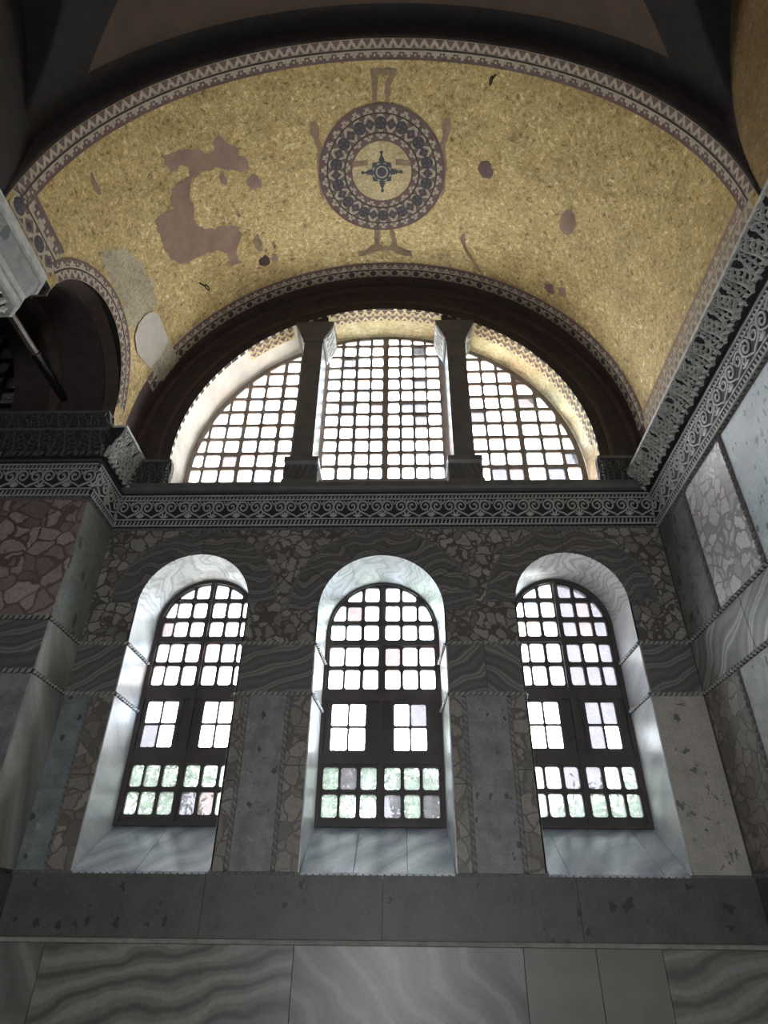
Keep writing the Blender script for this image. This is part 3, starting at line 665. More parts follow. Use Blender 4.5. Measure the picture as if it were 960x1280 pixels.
# ------------------------------------------------------------------ square marble mullions of the lunette
for sgn in (-1, 1):
    cx = sgn*1.128
    c = empty('square_column', (cx, .25, 5.05))
    mb = MB(); mb.prism(rect(cx-.145, 5.5, cx+.145, 7.9, 0), lambda u, v, d: (u, d, v), 0, .5); obj('shaft', mb, 'column', c)
    mb = MB(); mb.prism([(cx-.16, 7.86), (cx+.16, 7.86), (cx+.17, 7.9), (cx+.30, 8.22), (cx+.31, 8.30), (cx-.31, 8.30), (cx-.30, 8.22), (cx-.17, 7.9)], lambda u, v, d: (u, d, v), -.03, .53)
    mb.prism(rect(cx-.165, 7.83, cx+.165, 7.87, 0), lambda u, v, d: (u, d, v), -.015, .51)
    cap = obj('capital', mb, 'column', c)
    # carved side faces of the capital
    mb = MB()
    for s2 in (-1, 1):
        f = lambda u, v, d, s=s2: (cx+s*(.17+.13*v+d), u, 7.9+.32*v)
        mb.prism([(0, .02), (.5, .02), (.5, .98), (0, .98)], f, 0, .012)
        for k in range(4):
            u = .06+.12*k
            for d_ in (-1, 1): mb.ribbon(smooth_pts([(u, .08), (u+d_*.04, .35), (u+d_*.03, .6), (u, .85)], 3), .012, f, .01, .022)
    obj('carved_face', mb, 'carved', cap)
    mb = MB(); mb.prism(rect(cx-.2, 8.30, cx+.2, 8.62, 0), lambda u, v, d: (u, d, v), .0, .5); obj('springer', mb, 'maroon_deep', c)
    prf = [(.245, 5.03), (.245, 5.1), (.215, 5.14), (.2, 5.3), (.215, 5.38), (.24, 5.42), (.235, 5.5), (.16, 5.54)]
    mb = MB()
    for (r0, z0), (r1, z1) in zip(prf, prf[1:]):
        n = len(mb.v); y0a, y1a = -.06, .55
        for r, z in ((r0, z0), (r1, z1)): mb.v += [(cx-r, .25-r*1.2, z), (cx+r, .25-r*1.2, z), (cx+r, .25+r*1.2, z), (cx-r, .25+r*1.2, z)]
        for q in range(4): w_ = (q+1) % 4; mb.face((n+q, n+w_, n+4+w_, n+4+q))
    bs = obj('base', mb, 'column', c)
    mb = MB()
    for k in range(5):
        u = cx-.17+.085*k
        for d_ in (-1, 1): mb.ribbon(smooth_pts([(u, 5.15), (u+d_*.035, 5.22), (u+d_*.02, 5.31), (u, 5.36)], 3), .011, lambda a, b, d: (a, .01-d, b), 0, .03)
    for s2 in (-1, 1):
        for k in range(5):
            u = .03+.1*k
            for d_ in (-1, 1): mb.ribbon(smooth_pts([(u, 5.13), (u+d_*.045, 5.22), (u+d_*.03, 5.33), (u, 5.42)], 3), .014, lambda a, b, d, s=s2: (cx+s*(.205+d), a, b), 0, .03)
    obj('carved_leaves', mb, 'carved_dark', bs)
    tag(c, 'dark square marble column with flaring capital beside the ' + ('white limewashed' if sgn < 0 else 'gold patterned') + ' soffit', 'column', 'lunette columns')

# ------------------------------------------------------------------ gold vault
RV, ZC = 3.5, 5.73
SQ = RV*PI/2
def V(s, y, off=0.):
    r = RV-off
    if abs(s) <= SQ: a = s/RV; return (r*math.sin(a), y, ZC+r*math.cos(a))
    return (math.copysign(r, s), y, ZC-(abs(s)-SQ))
AC = (-SQ-.13, -1.71); AR = .93                      # centre (s,y) and radius of the side arch that cuts the vault
YN, YF = -3.61, -.45                                 # near and far edge of the gold
ss = [-SQ-.22+(2*SQ+.22+.63)*i/260 for i in range(261)]
ys = [YN+(0.0-YN)*i/90 for i in range(91)]
cell = .06
def snap(s, y):
    if s < -3.8:
        dx, dy = s-AC[0], y-AC[1]; d = math.hypot(dx, dy)
        if abs(d-AR) < .032 and d > 1e-6: return AC[0]+dx/d*AR, AC[1]+dy/d*AR
    return s, y
mb = MB()
def kv(s, y):
    if s < -3.8 and math.hypot(s-AC[0], y-AC[1]) < AR: return None
    if y < -2.45 and s < -SQ-.01: return None
    if y > YF: return 1  # strip beside the window wall coloured dark for missing window light
    return 0
mb.grid(lambda s, y: V(*snap(s, y)), ss, ys, 0, kv)
ceil = obj('ceiling', mb, ['gold', 'maroon'], None, True)
tag(ceil, 'barrel vault covered in worn gold mosaic with patterned borders', 'vault', kind='structure')
# shell of masonry above the vault so that no daylight leaks in
mb = MB(); mb.grid(lambda s, y: V(s, y, -.25), [-SQ+1.3+(2*SQ-2.6)*i/40 for i in range(41)], [YN, .95]); obj('vault_light_seal', mb, 'core', ceil)

def refine(poly, maxlen=.12):
    bm = bmesh.new(); vs = [bm.verts.new((a, b, 0)) for a, b in poly]; bm.faces.new(vs); bm.normal_update()
    bmesh.ops.triangulate(bm, faces=bm.faces[:])
    for _ in range(5):
        e = [x for x in bm.edges if x.calc_length() > maxlen]
        if not e: break
        bmesh.ops.subdivide_edges(bm, edges=e, cuts=1); bmesh.ops.triangulate(bm, faces=[f for f in bm.faces if len(f.verts) > 3])
    bm.verts.index_update(); out = [(v.co.x, v.co.y) for v in bm.verts], [[v.index for v in f.verts] for f in bm.faces]; bm.free(); return out
def decal(name, poly, mat, off=.005, parent=None, mp=V, maxlen=.12):
    vs, fs = refine(poly, maxlen); mb = MB(); mb.v = [mp(a, b, off) for a, b in vs]
    for f in fs: mb.face(f)
    return obj(name, mb, mat, parent or ceil, True)
def ragged(poly, amp=.018, step=.045, seed=5):
    rg = random.Random(seed); out = []
    for a, b in zip(poly, poly[1:]+poly[:1]):
        n = max(1, int(math.hypot(b[0]-a[0], b[1]-a[1])/step))
        out += [(a[0]+(b[0]-a[0])*k/n+rg.uniform(-amp, amp), a[1]+(b[1]-a[1])*k/n+rg.uniform(-amp, amp)) for k in range(n)]
    return out
def blob(cx, cy, rx, ry, n=14, j=.22, seed=0):
    rg = random.Random(seed); return [(cx+rx*math.cos(2*PI*i/n)*rg.uniform(1-j, 1+j), cy+ry*math.sin(2*PI*i/n)*rg.uniform(1-j, 1+j)) for i in range(n)]
patch1 = [(-3.06,-2.89),(-2.83,-2.84),(-2.61,-2.8),(-2.49,-2.71),(-2.38,-2.66),(-2.31,-2.72),(-2.31,-2.8),(-2.23,-2.85),(-2.14,-2.73),(-2.02,-2.63),(-2.0,-2.51),(-1.9,-2.4),(-1.87,-2.3),(-1.95,-2.28),(-2.14,-2.36),(-2.27,-2.42),(-2.31,-2.47),(-2.46,-2.47),(-2.61,-2.48),(-2.76,-2.43),(-2.83,-2.3),(-2.83,-2.11),(-2.86,-1.96),(-2.85,-1.84),(-2.71,-1.73),(-2.47,-1.68),(-2.27,-1.61),(-2.21,-1.45),(-2.29,-1.32),(-2.37,-1.22),(-2.37,-1.09),(-2.3,-1.02),(-2.53,-1.05),(-2.52,-1.26),(-2.65,-1.37),(-2.81,-1.4),(-3.02,-1.42),(-3.25,-1.47),(-3.41,-1.62),(-3.47,-1.81),(-3.46,-2.02),(-3.46,-2.21),(-3.36,-2.24),(-3.13,-2.22),(-3.12,-2.34),(-3.06,-2.47),(-2.96,-2.49),(-2.85,-2.47),(-2.76,-2.51),(-2.75,-2.6),(-2.83,-2.68),(-2.93,-2.63),(-3.02,-2.64),(-3.03,-2.77)]
decal('plaster_patch', ragged(patch1), 'patch')
for k, (s, y, rx, ry, mt) in enumerate([(-1.87, -2.1, .1, .1, 'patch'), (-2.3, -2.3, .05, .1, 'patch'), (-2.0, -1.21, .06, .16, 'patch_soft'), (-1.95, -.89, .09, .09, 'maroon'), (-1.79, -.87, .06, .05, 'patch'),
                                        (1.5, -2.13, .11, .12, 'purple'), (2.86, -1.8, .13, .18, 'patch'), (2.81, -.71, .1, .08, 'purple'), (3.04, -.77, .09, .08, 'patch'), (1.27, -1.0, .04, .1, 'patch'),
                                        (-4.1, -3.01, .04, .13, 'patch_soft'), (-2.2, -1.75, .03, .04, 'patch_soft'), (-1.75, -1.1, .03, .06, 'patch_soft')]):
    decal('plaster_patch', ragged(blob(s, y, rx, ry, 14, .18 if k != 6 else .04, k), .012 if k != 6 else .002, .04), mt)
decal('plaster_patch', [(1.24, -1.06), (1.38, -.82), (1.64, -.5), (1.58, -.5), (1.32, -.8), (1.2, -1.02)], 'patch_soft', .004)
decal('plaster_patch', [(-4.0,-1.17),(-3.94,-1.06),(-3.94,-.61),(-4.2,-.52),(-4.47,-.53),(-4.59,-.91),(-4.5,-1.13),(-4.34,-1.23),(-4.12,-1.23)], 'patch_white', .014)
decal('plaster_patch', [(-3.94,-.61),(-3.9,-.19),(-4.36,-.16),(-4.47,-.53),(-4.2,-.52)], 'patch_grey', .016)
decal('plaster_patch', ragged([(-4.34,-2.36),(-4.1,-2.2),(-3.93,-2.01),(-3.83,-1.56),(-3.89,-1.23),(-4.0,-1.17),(-4.12,-1.23),(-4.34,-1.23),(-4.48,-1.18),(-4.47,-1.35),(-4.45,-1.48),(-4.44,-1.98),(-4.48,-2.27)], .04, .06), 'patch_grey', .004)
# faded arms of the painted cross around the medallion
decal('cross_arm', ragged([(-.12,-3.29),(.24,-3.27),(.16,-3.1),(.12,-2.87),(.06,-2.87),(.08,-3.1),(.12,-3.2),(-.02,-3.2),(-.02,-3.05),(-.04,-2.87),(-.11,-2.87),(-.09,-3.1)], .012, .04), 'patch_soft')
decal('cross_arm', ragged([(-.14,-1.1),(-.06,-1.1),(-.06,-.82),(-.02,-.76),(.1,-.76),(.13,-.82),(.08,-1.1),(.16,-1.1),(.2,-.8),(.3,-.72),(.44,-.7),(.46,-.6),(.3,-.6),(.1,-.68),(-.1,-.68),(-.28,-.61),(-.41,-.6),(-.42,-.7),(-.28,-.72),(-.16,-.8)], .012, .04), 'patch_soft')
for sg in (-1, 1):
    decal('cross_arm', [(sg*a, b) for a, b in ((.86,-2.2),(.82,-2.36),(.86,-2.5),(.84,-2.62),(.88,-2.73),(.96,-2.72),(.98,-2.58),(.93,-2.48),(.90,-2.3),(.94,-2.15),(.93,-1.7),(.88,-1.6))], 'patch_soft')

# mosaic border patterns: P(u,t) -> (s,y), u along the border, t across
def mosaic_border(P, length, width, name='mosaic_border', rows=('zig', 'step'), mats=('cream', 'purple', 'line', 'navy'), dark_edge=True, mp=V, off=.006):
    mb = MB(); n = max(2, int(length/.1))
    def q(u, t, o): return mp(*P(u, t), o)
    def strip(t0, t1, mat, o):
        if t1-t0 > .12:
            m_ = int((t1-t0)/.08)+1
            for w_ in range(m_): strip(t0+(t1-t0)*w_/m_, t0+(t1-t0)*(w_+1)/m_, mat, o)
            return
        k = len(mb.v)
        for i in range(n+1): u = length*i/n; mb.v += [q(u, t0, o), q(u, t1, o)]
        for i in range(n): mb.face((k+2*i, k+2*i+1, k+2*i+3, k+2*i+2), mat)
    strip(0, width, 0, off)
    rh = width/len(rows)
    for r, kind in enumerate(rows):
        t0 = r*rh; t1 = t0+rh
        if r: strip(t0-.011, t0+.011, 2, off+.004)
        if kind == 'zig':
            m = max(2, int(length/.13)); w = length/m
            for i in range(m):
                u = i*w
                mb.poly([q(u+w*.08, t0+.006, off+.003), q(u+w*.92, t0+.006, off+.003), q(u+w*.5, t0+rh*.72, off+.003)], 1)
                mb.poly([q(u+w*.78, t0+rh*.86, off+.003), q(u+w*1.0, t0+rh*.45, off+.003), q(u+w*1.22, t0+rh*.86, off+.003)] if i < m-1 else [q(u, t0, off), q(u+.001, t0, off), q(u, t0+.001, off)], 1)
        elif kind == 'step':
            m = max(2, int(length/.17)); w = length/m; b = t1-rh*.26
            strip(b, t1, 1, off+.003)
            for i in range(m):
                u = i*w
                mb.poly([q(u+w*.12, b, off+.003), q(u+w*.12, b-rh*.24, off+.003), q(u+w*.3, b-rh*.24, off+.003), q(u+w*.3, b-rh*.5, off+.003), q(u+w*.7, b-rh*.5, off+.003), q(u+w*.7, b-rh*.24, off+.003), q(u+w*.88, b-rh*.24, off+.003), q(u+w*.88, b, off+.003)], 1)
                mb.poly([q(u+w*.42, b-rh*.12, off+.005), q(u+w*.58, b-rh*.12, off+.005), q(u+w*.58, b-rh*.36, off+.005), q(u+w*.42, b-rh*.36, off+.005)], 0)
        elif kind == 'disc':
            m = max(2, int(length/.36)); w = length/m; tm = (t0+t1)/2; ra = rh*.4
            for i in range(m):
                u = (i+.25)*w
                mb.poly([q(u+ra*math.cos(a*PI/5), tm+ra*math.sin(a*PI/5), off+.003) for a in range(10)], 3)
                for a in range(4):
                    a0 = a*PI/2+.25; mb.poly([q(u+ra*.3*math.cos(a0+.5), tm+ra*.3*math.sin(a0+.5), off+.005), q(u+ra*.75*math.cos(a0+.25), tm+ra*.75*math.sin(a0+.25), off+.005), q(u+ra*.75*math.cos(a0+.85), tm+ra*.75*math.sin(a0+.85), off+.005)], 1)
                u = (i+.75)*w
                mb.poly([q(u-ra, tm, off+.003), q(u, tm-ra, off+.003), q(u+ra, tm, off+.003), q(u, tm+ra, off+.003)], 1)
                mb.poly([q(u-ra*.5, tm, off+.005), q(u, tm-ra*.5, off+.005), q(u+ra*.5, tm, off+.005), q(u, tm+ra*.5, off+.005)], 3)
                for uu in (u-.25*w, u+.25*w):
                    for e in (-1, 1): mb.poly([q(uu-.035, tm+e*rh*.44, off+.003), q(uu+.035, tm+e*rh*.44, off+.003), q(uu, tm+e*rh*.18, off+.003)], 1)
    return obj(name, mb, list(mats), ceil)
SL, SR = -4.98, 5.32
mosaic_border(lambda u, t: (SL-.3+u, YN+t), SR-SL+.5, .235)                                          # near edge
mosaic_border(lambda u, t: (-4.62+u, YF+.25-t), 4.62+SQ, .26, rows=('disc', 'step'))                  # along the window arch
mosaic_border(lambda u, t: (5.66-t, YN+.1+u), 3.1, .30, rows=('zig', 'step'), mats=('cream', 'patch', 'patch_soft', 'patch'))    # above the right cornice
mosaic_border(lambda u, t: (-5.42+t, YN+.05+u), .82, .44, rows=('disc', 'step'))                      # left edge
a0 = math.atan2(-2.72-AC[1], -5.3-AC[0]); a1 = math.radians(78)
mosaic_border(lambda u, t: (AC[0]+(AR+t)*math.cos(a0+u/(AR+.1)), AC[1]+(AR+t)*math.sin(a0+u/(AR+.1))), (a1-a0)*(AR+.1), .22, rows=('zig', 'step'), off=.008)

# the medallion
MC = (0.0, -1.96)
def pol(r, a): return (MC[0]+r*math.sin(a), MC[1]-r*math.cos(a))
mb = MB()
def ring(r0, r1, mat, o, n=72):
    if r1-r0 > .13:
        m_ = int((r1-r0)/.1)+1
        for q in range(m_): ring(r0+(r1-r0)*q/m_, r0+(r1-r0)*(q+1)/m_, mat, o, n)
        return
    k = len(mb.v)
    for i in range(n): a = 2*PI*i/n; mb.v += [V(*pol(r0, a), o), V(*pol(r1, a), o)]
    for i in range(n): j = (i+1) % n; mb.face((k+2*i, k+2*i+1, k+2*j+1, k+2*j), mat)
ring(.80, .92, 1, .008); ring(.785, .805, 2, .014); ring(.55, .79, 0, .009); ring(.535, .555, 2, .014); ring(.43, .54, 1, .010); ring(.0001, .43, 3, .009)
for n, rb, rs, up_ in ((30, .805, .085, 1), (18, .53, -.075, 1)):
    for i in range(n):
        a = 2*PI*i/n; w = 2*PI/n
        mb.poly([V(*pol(rb, a-w*.36), .013), V(*pol(rb, a+w*.36), .013), V(*pol(rb+rs*.45, a+w*.36), .013), V(*pol(rb+rs*.45, a+w*.16), .013), V(*pol(rb+rs*.9, a+w*.16), .013), V(*pol(rb+rs*.9, a-w*.16), .013), V(*pol(rb+rs*.45, a-w*.16), .013), V(*pol(rb+rs*.45, a-w*.36), .013)], 0)
        mb.poly([V(*pol(rb+rs*.1, a-w*.1), .016), V(*pol(rb+rs*.1, a+w*.1), .016), V(*pol(rb+rs*.5, a), .016)], 1)
for i in range(28):
    a = 2*PI*(i+.5)/28
    for rr, e in ((.785, -1), (.556, 1)): mb.poly([V(*pol(rr, a-.07), .012), V(*pol(rr, a+.07), .012), V(*pol(rr+e*.075, a), .012)], 1)
med = obj('medallion', mb, ['cream', 'purple', 'line', 'gold_pale'], ceil, label='round mosaic medallion with rings and a star rosette')
for i in range(14):
    a = 2*PI*i/14; c = pol(.67, a); mb = MB()
    mb.poly([V(c[0]+.088*math.cos(q*PI/8), c[1]+.088*math.sin(q*PI/8), .014) for q in range(16)], 0)
    for q in range(4):
        b = a+q*PI/2+PI/4
        mb.poly([V(c[0]+.02*math.cos(b), c[1]+.02*math.sin(b), .018), V(c[0]+.066*math.cos(b-.32), c[1]+.066*math.sin(b-.32), .018), V(c[0]+.066*math.cos(b+.32), c[1]+.066*math.sin(b+.32), .018)], 1)
    obj('roundel', mb, ['navy', 'purple'], med)
    a += PI/14; c = pol(.67, a); mb = MB(); e = .082
    ax = (math.sin(a), -math.cos(a)); ay = (math.cos(a), math.sin(a))
    Q = lambda x, y, o: V(c[0]+ax[0]*x+ay[0]*y, c[1]+ax[1]*x+ay[1]*y, o)
    mb.poly([Q(e, 0, .014), Q(0, e, .014), Q(-e, 0, .014), Q(0, -e, .014)], 1)
    for x, y in ((.038, 0), (-.038, 0), (0, .038), (0, -.038)): mb.poly([Q(x+.026, y, .018), Q(x, y+.026, .018), Q(x-.026, y, .018), Q(x, y-.026, .018)], 0)
    obj('lozenge', mb, ['navy', 'purple'], med)
mb = MB()
mb.poly([V(*pol(.19 if q % 2 == 0 else .15, q*PI/8), .014) for q in range(16)], 0)
for q in range(4):
    a = q*PI/2; mb.poly([V(*pol(.17, a-.28), .0145), V(*pol(.27, a), .0145), V(*pol(.17, a+.28), .0145)], 0)
    mb.poly([V(*pol(.25, a-.05), .0145), V(*pol(.285, a-.1), .0145), V(*pol(.31, a), .0145), V(*pol(.285, a+.1), .0145), V(*pol(.25, a+.05), .0145)], 0)
for q in range(8):
    a = q*PI/4+.39; mb.poly([V(*pol(.125, a-.28), .018), V(*pol(.125, a+.28), .018), V(*pol(.145, a), .018)], 1)
k = len(mb.v)
for i in range(24): a = 2*PI*i/24; mb.v += [V(*pol(.07, a), .018), V(*pol(.088, a), .018)]
for i in range(24): j = (i+1) % 24; mb.face((k+2*i, k+2*i+1, k+2*j+1, k+2*j), 1)
obj('rosette', mb, ['navy', 'cream'], med)
decal('faded_bar', [(-.42, -2.05), (-.2, -2.06), (-.2, -2.14), (-.42, -2.13)], 'patch_soft', .012, med); decal('faded_bar', [(.2, -2.06), (.42, -2.05), (.42, -2.13), (.2, -2.14)], 'patch_soft', .012, med)

# mosaic border on the front of the lunette soffit
LS = lambda s, y, off=0.: ((RL-off)*math.sin(s/RL), y, ZL+(RL-off)*math.cos(s/RL))
for s0, ln in ((-.86, 1.72), (1.52, 3.0), (-2.4, .85)):
    mosaic_border(lambda u, t: (s0+u, .0+t), ln, .22, rows=('zig', 'zig'), mats=('gold_pale', 'purple', 'patch_soft', 'navy'), mp=LS, off=.004)

# ------------------------------------------------------------------ vault of the nearer bay
RN, RC_ = 3.66, 2.69; YC = YN-.06-RC_
def nz(x, y):
    z1 = ZC+math.sqrt(max(RN*RN-x*x, 0)); d = y-YC
    z2 = ZC+math.sqrt(max(RC_*RC_-d*d, 0)); return z1, z2
mb = MB()
def xb(y): return RN*math.sin(max(1.2, min(3.72, 3.67+1.353*(y+3.92)))/RN)
ts = [-1+2*i/160 for i in range(161)]
yy = [YN-.06, YN-.12, YN-.2, YN-.3] + [YN-.3-(2*RC_-.3)*i/120 for i in range(1, 121)]
def tx(t, y):
    b = xb(y); a = abs(t); x = a/.5*b if a <= .5 else b+(a-.5)/.5*(3.5-b)
    return math.copysign(x, t)
mb.grid(lambda t, y: (tx(t, y), y, max(nz(tx(t, y), y))), ts, yy, 0, lambda t, y: 1 if y > YN-.3 else (2 if abs(t) > .5 else 0))  # edge strip and sides coloured dark, shade included
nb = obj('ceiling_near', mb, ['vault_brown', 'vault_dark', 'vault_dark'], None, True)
tag(nb, 'dim brown groin vault with dark bands and shade coloured in in front of the gold vault', 'vault', kind='structure')
mb = MB(); th = [-PI/2+PI*i/64 for i in range(65)]
prf = [(RV, YN), (RV-.005, YN-.015), (RV+.01, YN-.035), (RV+.06, YN-.05), (RN+.02, YN-.065)]
mb.grid(lambda t, q: (prf[q][0]*math.sin(t), prf[q][1], ZC+prf[q][0]*math.cos(t)), th, list(range(len(prf))) if False else [0, 1, 2, 3, 4]) if False else None
n = len(mb.v)
for t in th: mb.v += [(r*math.sin(t), y, ZC+r*math.cos(t)) for r, y in prf]
for i in range(64):
    for j in range(4): mb.face((n+i*5+j, n+(i+1)*5+j, n+(i+1)*5+j+1, n+i*5+j+1))
obj('arch_edge', mb, 'maroon_deep', nb, True)
mb = MB(); mb.box((-9.3, -9.6, 9.96), (4.2, .95, 10.1)); obj('vault_light_seal', mb, 'core', nb)  # unseen roof slab added to stop sky light leaking in

# ------------------------------------------------------------------ right wall
mb = MB(); mb.box((3.52, -9.6, -1.7), (4.2, .95, 9.95))
wr = obj('wall_right', mb, 'core'); tag(wr, 'side wall clad in pale breccia and blue spotted marble slabs', 'wall', kind='structure')
FR = FZ0-.09
for u0, u1, mt in ((-.845, -.02, 'verd'), (-1.83, -.845, 'breccia_pale'), (-3.7, -1.83, 'blue_spot'), (-5.2, -3.7, 'breccia_pale')): slab('marble_panel', rect(u0+.012, Z1+.012, u1-.012, FR), PR, mt, wr)
for u0, u1 in ((-1.25, -.02), (-2.6, -1.25), (-4.2, -2.6)): slab('marble_panel', rect(u0, Z2+.012, u1, Z1-.012), PR, 'wave_side', wr)
for u0, u1, mt in ((-.845, -.02, 'breccia_brown'), (-2.4, -.845, 'pale_grey'), (-4.2, -2.4, 'pale_grey')): slab('marble_panel', rect(u0+.01, ZS+.01, u1-.01, Z2-.012), PR, mt, wr)
for z in (Z1, Z2): rope([(-4.4, z), (-.02, z)], PR, wr, 'rope', .017, .05, groove='cornice_dark')
for u in (-.845, -1.83, -3.7): rope([(u, Z1+.02), (u, FR)], PR, wr, 'rope_dark', .02, .06)
for u in (-.845, -2.4): rope([(u, ZS+.02), (u, Z2-.02)], PR, wr, 'rope_dark', .015, .055)
rope([(-4.4, ZS), (-.02, ZS)], PR, wr, 'rope_dark', .016, .05)
slab('marble_panel', rect(-4.4, -.05, -.02, ZS-.02), PR, 'band', wr); slab('marble_panel', rect(-4.4, -1.6, -.02, -.09), PR, 'lower2', wr)
mb = MB(); pts = [(YN-.07, 5.15)] + [(YC+(RC_)*math.cos(a), ZC+RC_*math.sin(a)) for a in [PI*i/40 for i in range(41)]] + [(YC-RC_, 5.15)]
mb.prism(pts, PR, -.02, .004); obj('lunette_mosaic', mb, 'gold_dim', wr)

# ------------------------------------------------------------------ left pier, side arch and left bay
mb = MB(); mb.prism([(-9.0, -1.7), (-3.52, -1.7), (-3.52, 5.0), (-3.52, 9.95), (-9.0, 9.95)], lambda u, v, d: (u, d, v), -.715, .95, 0,
                    [[(-6.5, 5.62), (-4.72, 5.62), (-4.72, 7.9), (-6.5, 7.9)]])
wl = obj('wall_far_left', mb, 'core'); tag(wl, 'wall clad in red breccia, its end a worn pale marble pier', 'wall', kind='structure')
FL = FZ0-.05
for u0, u1, mt in ((-4.9, -3.5, 'breccia_red'), (-7.4, -4.9, 'breccia_red')): slab('marble_panel', rect(u0, Z1+.012, u1, FL), PA, mt, wl)
for u0, u1 in ((-5.2, -3.5), (-7.4, -5.2)): slab('marble_panel', rect(u0, Z2+.012, u1, Z1-.012), PA, 'wave', wl)
for u0, u1 in ((-5.0, -3.5), (-7.4, -5.0)): slab('marble_panel', rect(u0, ZS, u1, Z2-.012), PA, 'grey_spot', wl)
slab('marble_panel', rect(-7.4, -1.6, -3.5, ZS-.02), PA, 'band', wl)
for z in (Z1, Z2): rope([(-7.0, z), (-3.5, z)], PA, wl, 'rope', .016, .048, groove='cornice_dark'); rope([(-.735, z), (-.01, z)], PL, wl, 'rope', .016, .048, groove='cornice_dark')
for z0, z1, mt in ((Z1+.012, FL, 'pier_green'), (Z2+.012, Z1-.012, 'pier'), (ZS, Z2-.012, 'pier')):
    # pier slab with a rounded front arris
    mb = MB(); r = .07
    c = [(-3.52, .02), (-3.5, .02), (-3.5, -.735+r)] + [(-3.5-r+r*math.cos(a), -.735+r-r*math.sin(a)) for a in [PI/2*q/5 for q in range(1, 6)]] + [(-3.5-r, -.715), (-3.52, -.715)]
    mb.prism(c, lambda u, v, d: (u, v, d), z0+.003, z1-.003); obj('pier_slab', mb, mt, wl)
mb = MB(); mb.box((-3.9, -.76, -1.7), (-3.47, .0, ZS-.04)); obj('plinth', mb, 'band', wl)
# dim grid window of the left bay
gx = [-6.45+.3*i for i in range(6)]; gz = [5.66+.31*i for i in range(7)]
make_window('window_7', 'dim grid window seen through the dark side arch', [(-6.5, 5.6), (-4.7, 5.6), (-4.7, 7.9), (-6.5, 7.9)], [(-6.5, 5.6), (-4.7, 5.6), (-4.7, 7.9), (-6.5, 7.9)],
            [(a, a+.235, z, z+.245) for a in gx for z in gz], -.3, 'iron_dark', .05, .015, [GL_grey], None)
# the side arch wall
AY, AZ, AT = -1.71, 5.6, .93
def wedge(y0, y1): return None
mb = MB()
pts = [(-9.6, -1.7), (-4.5, -1.7), (-4.5, 5.70), (AY-AT-.02, 5.70)] + list(reversed(arc(AY, AZ, AT+.02, 0, PI, 32)))[4:] + [(-.70, AZ), (-.70, 9.95), (-9.6, 9.95)]
mb.prism(pts, lambda u, v, d: (d, u, v), -4.9, -3.52); wlf = obj('wall_left', mb, 'core')
tag(wlf, 'side wall with a dark tunnel arch resting on a lace carved capital', 'wall', kind='structure')
for x0, x1, r, mt in ((-3.68, -3.5, AT, 'maroon'), (-3.8, -3.68, AT-.025, 'maroon_deep'), (-4.25, -3.8, AT, 'maroon_deep'), (-4.4, -4.25, AT-.03, 'maroon'), (-4.9, -4.4, AT-.01, 'maroon_deep')):
    mb = MB(); a = [PI*q/32 for q in range(33)]
    mb.prism(arc(AY, AZ, r, 0, PI, 32)+list(reversed(arc(AY, AZ, AT+.02, 0, PI, 32))), lambda u, v, d: (d, u, v), x0+.001, x1-.001); obj('soffit_band', mb, mt, wlf)
mb = MB(); mb.prism([(-9.6, 5.72), (YN-.05, 5.72), (YN-.05, 9.3), (-9.6, 9.3)], PL, -.02, .0); obj('spandrel', mb, 'vault_dark', wlf)  # near-black tone stands for the shade on this face
# column whose capital and impost block carry the near side of the arch
CX, CY = -4.2, -3.45
cc = empty('marble_column', (CX, CY, -1.7))
def sect(zh, mat, name, parent, p=40.):
    """stack of squarish sections: (z, half size, squareness)"""
    mb = MB(); k = 32
    for z, h, e in zh:
        for q in range(k):
            a = 2*PI*(q+.5)/k; c_, s_ = math.cos(a), math.sin(a)
            r = h/((abs(c_)**e+abs(s_)**e)**(1/e)); mb.v.append((CX+r*c_, CY+r*s_, z))
    for i in range(len(zh)-1):
        for q in range(k): w_ = (q+1) % k; mb.face((i*k+q, i*k+w_, (i+1)*k+w_, (i+1)*k+q))
    mb.face(list(range(k))); mb.face([(len(zh)-1)*k+q for q in range(k)])
    return obj(name, mb, mat, parent)
sect([(5.56, .745, 30), (5.575, .765, 30), (5.68, .77, 30), (5.70, .76, 30)], 'carved', 'top_fillet', cc)
sect([(5.30, .67, 30), (5.42, .70, 30), (5.56, .735, 30)], 'pier_green', 'impost_block', cc)
sect([(5.10, .66, 30), (5.12, .68, 30), (5.185, .685, 30), (5.195, .665, 30), (5.215, .665, 30), (5.225, .69, 30), (5.29, .695, 30), (5.30, .68, 30)], 'carved', 'abacus', cc)
BELL = [(4.40, .37, 2.2), (4.55, .40, 2.3), (4.72, .45, 2.6), (4.90, .53, 3.2), (5.02, .59, 4.5), (5.10, .62, 7)]
cap = sect(BELL, 'cornice_dark', 'capital', cc)
def bellp(a, v, d):
    v = min(max(v, 0), 1)*(len(BELL)-1); i = min(int(v), len(BELL)-2); f = v-i
    z, h, e = (BELL[i][j]+(BELL[i+1][j]-BELL[i][j])*f for j in range(3)); c_, s_ = math.cos(a), math.sin(a)
    r = h/((abs(c_)**e+abs(s_)**e)**(1/e))+d; return (CX+r*c_, CY+r*s_, z-d*.3)
for k in range(20):
    mb = MB(); a = 2*PI*k/20; w_ = PI/20
    mb.ribbon(smooth_pts([(a, 0), (a+.02, .5), (a, .97)], 3), .045, bellp, -.01, .03)
    for v in (.02, .2, .38, .56, .72):
        for sg in (-1, 1): mb.ribbon(smooth_pts([(a, v), (a+sg*w_*.6, v+.08), (a+sg*w_, v+.16), (a+sg*w_*.7, v+.24)], 3), .028, bellp, -.01, .028)
    obj('acanthus_leaf', mb, 'carved', cap)
mb = MB()
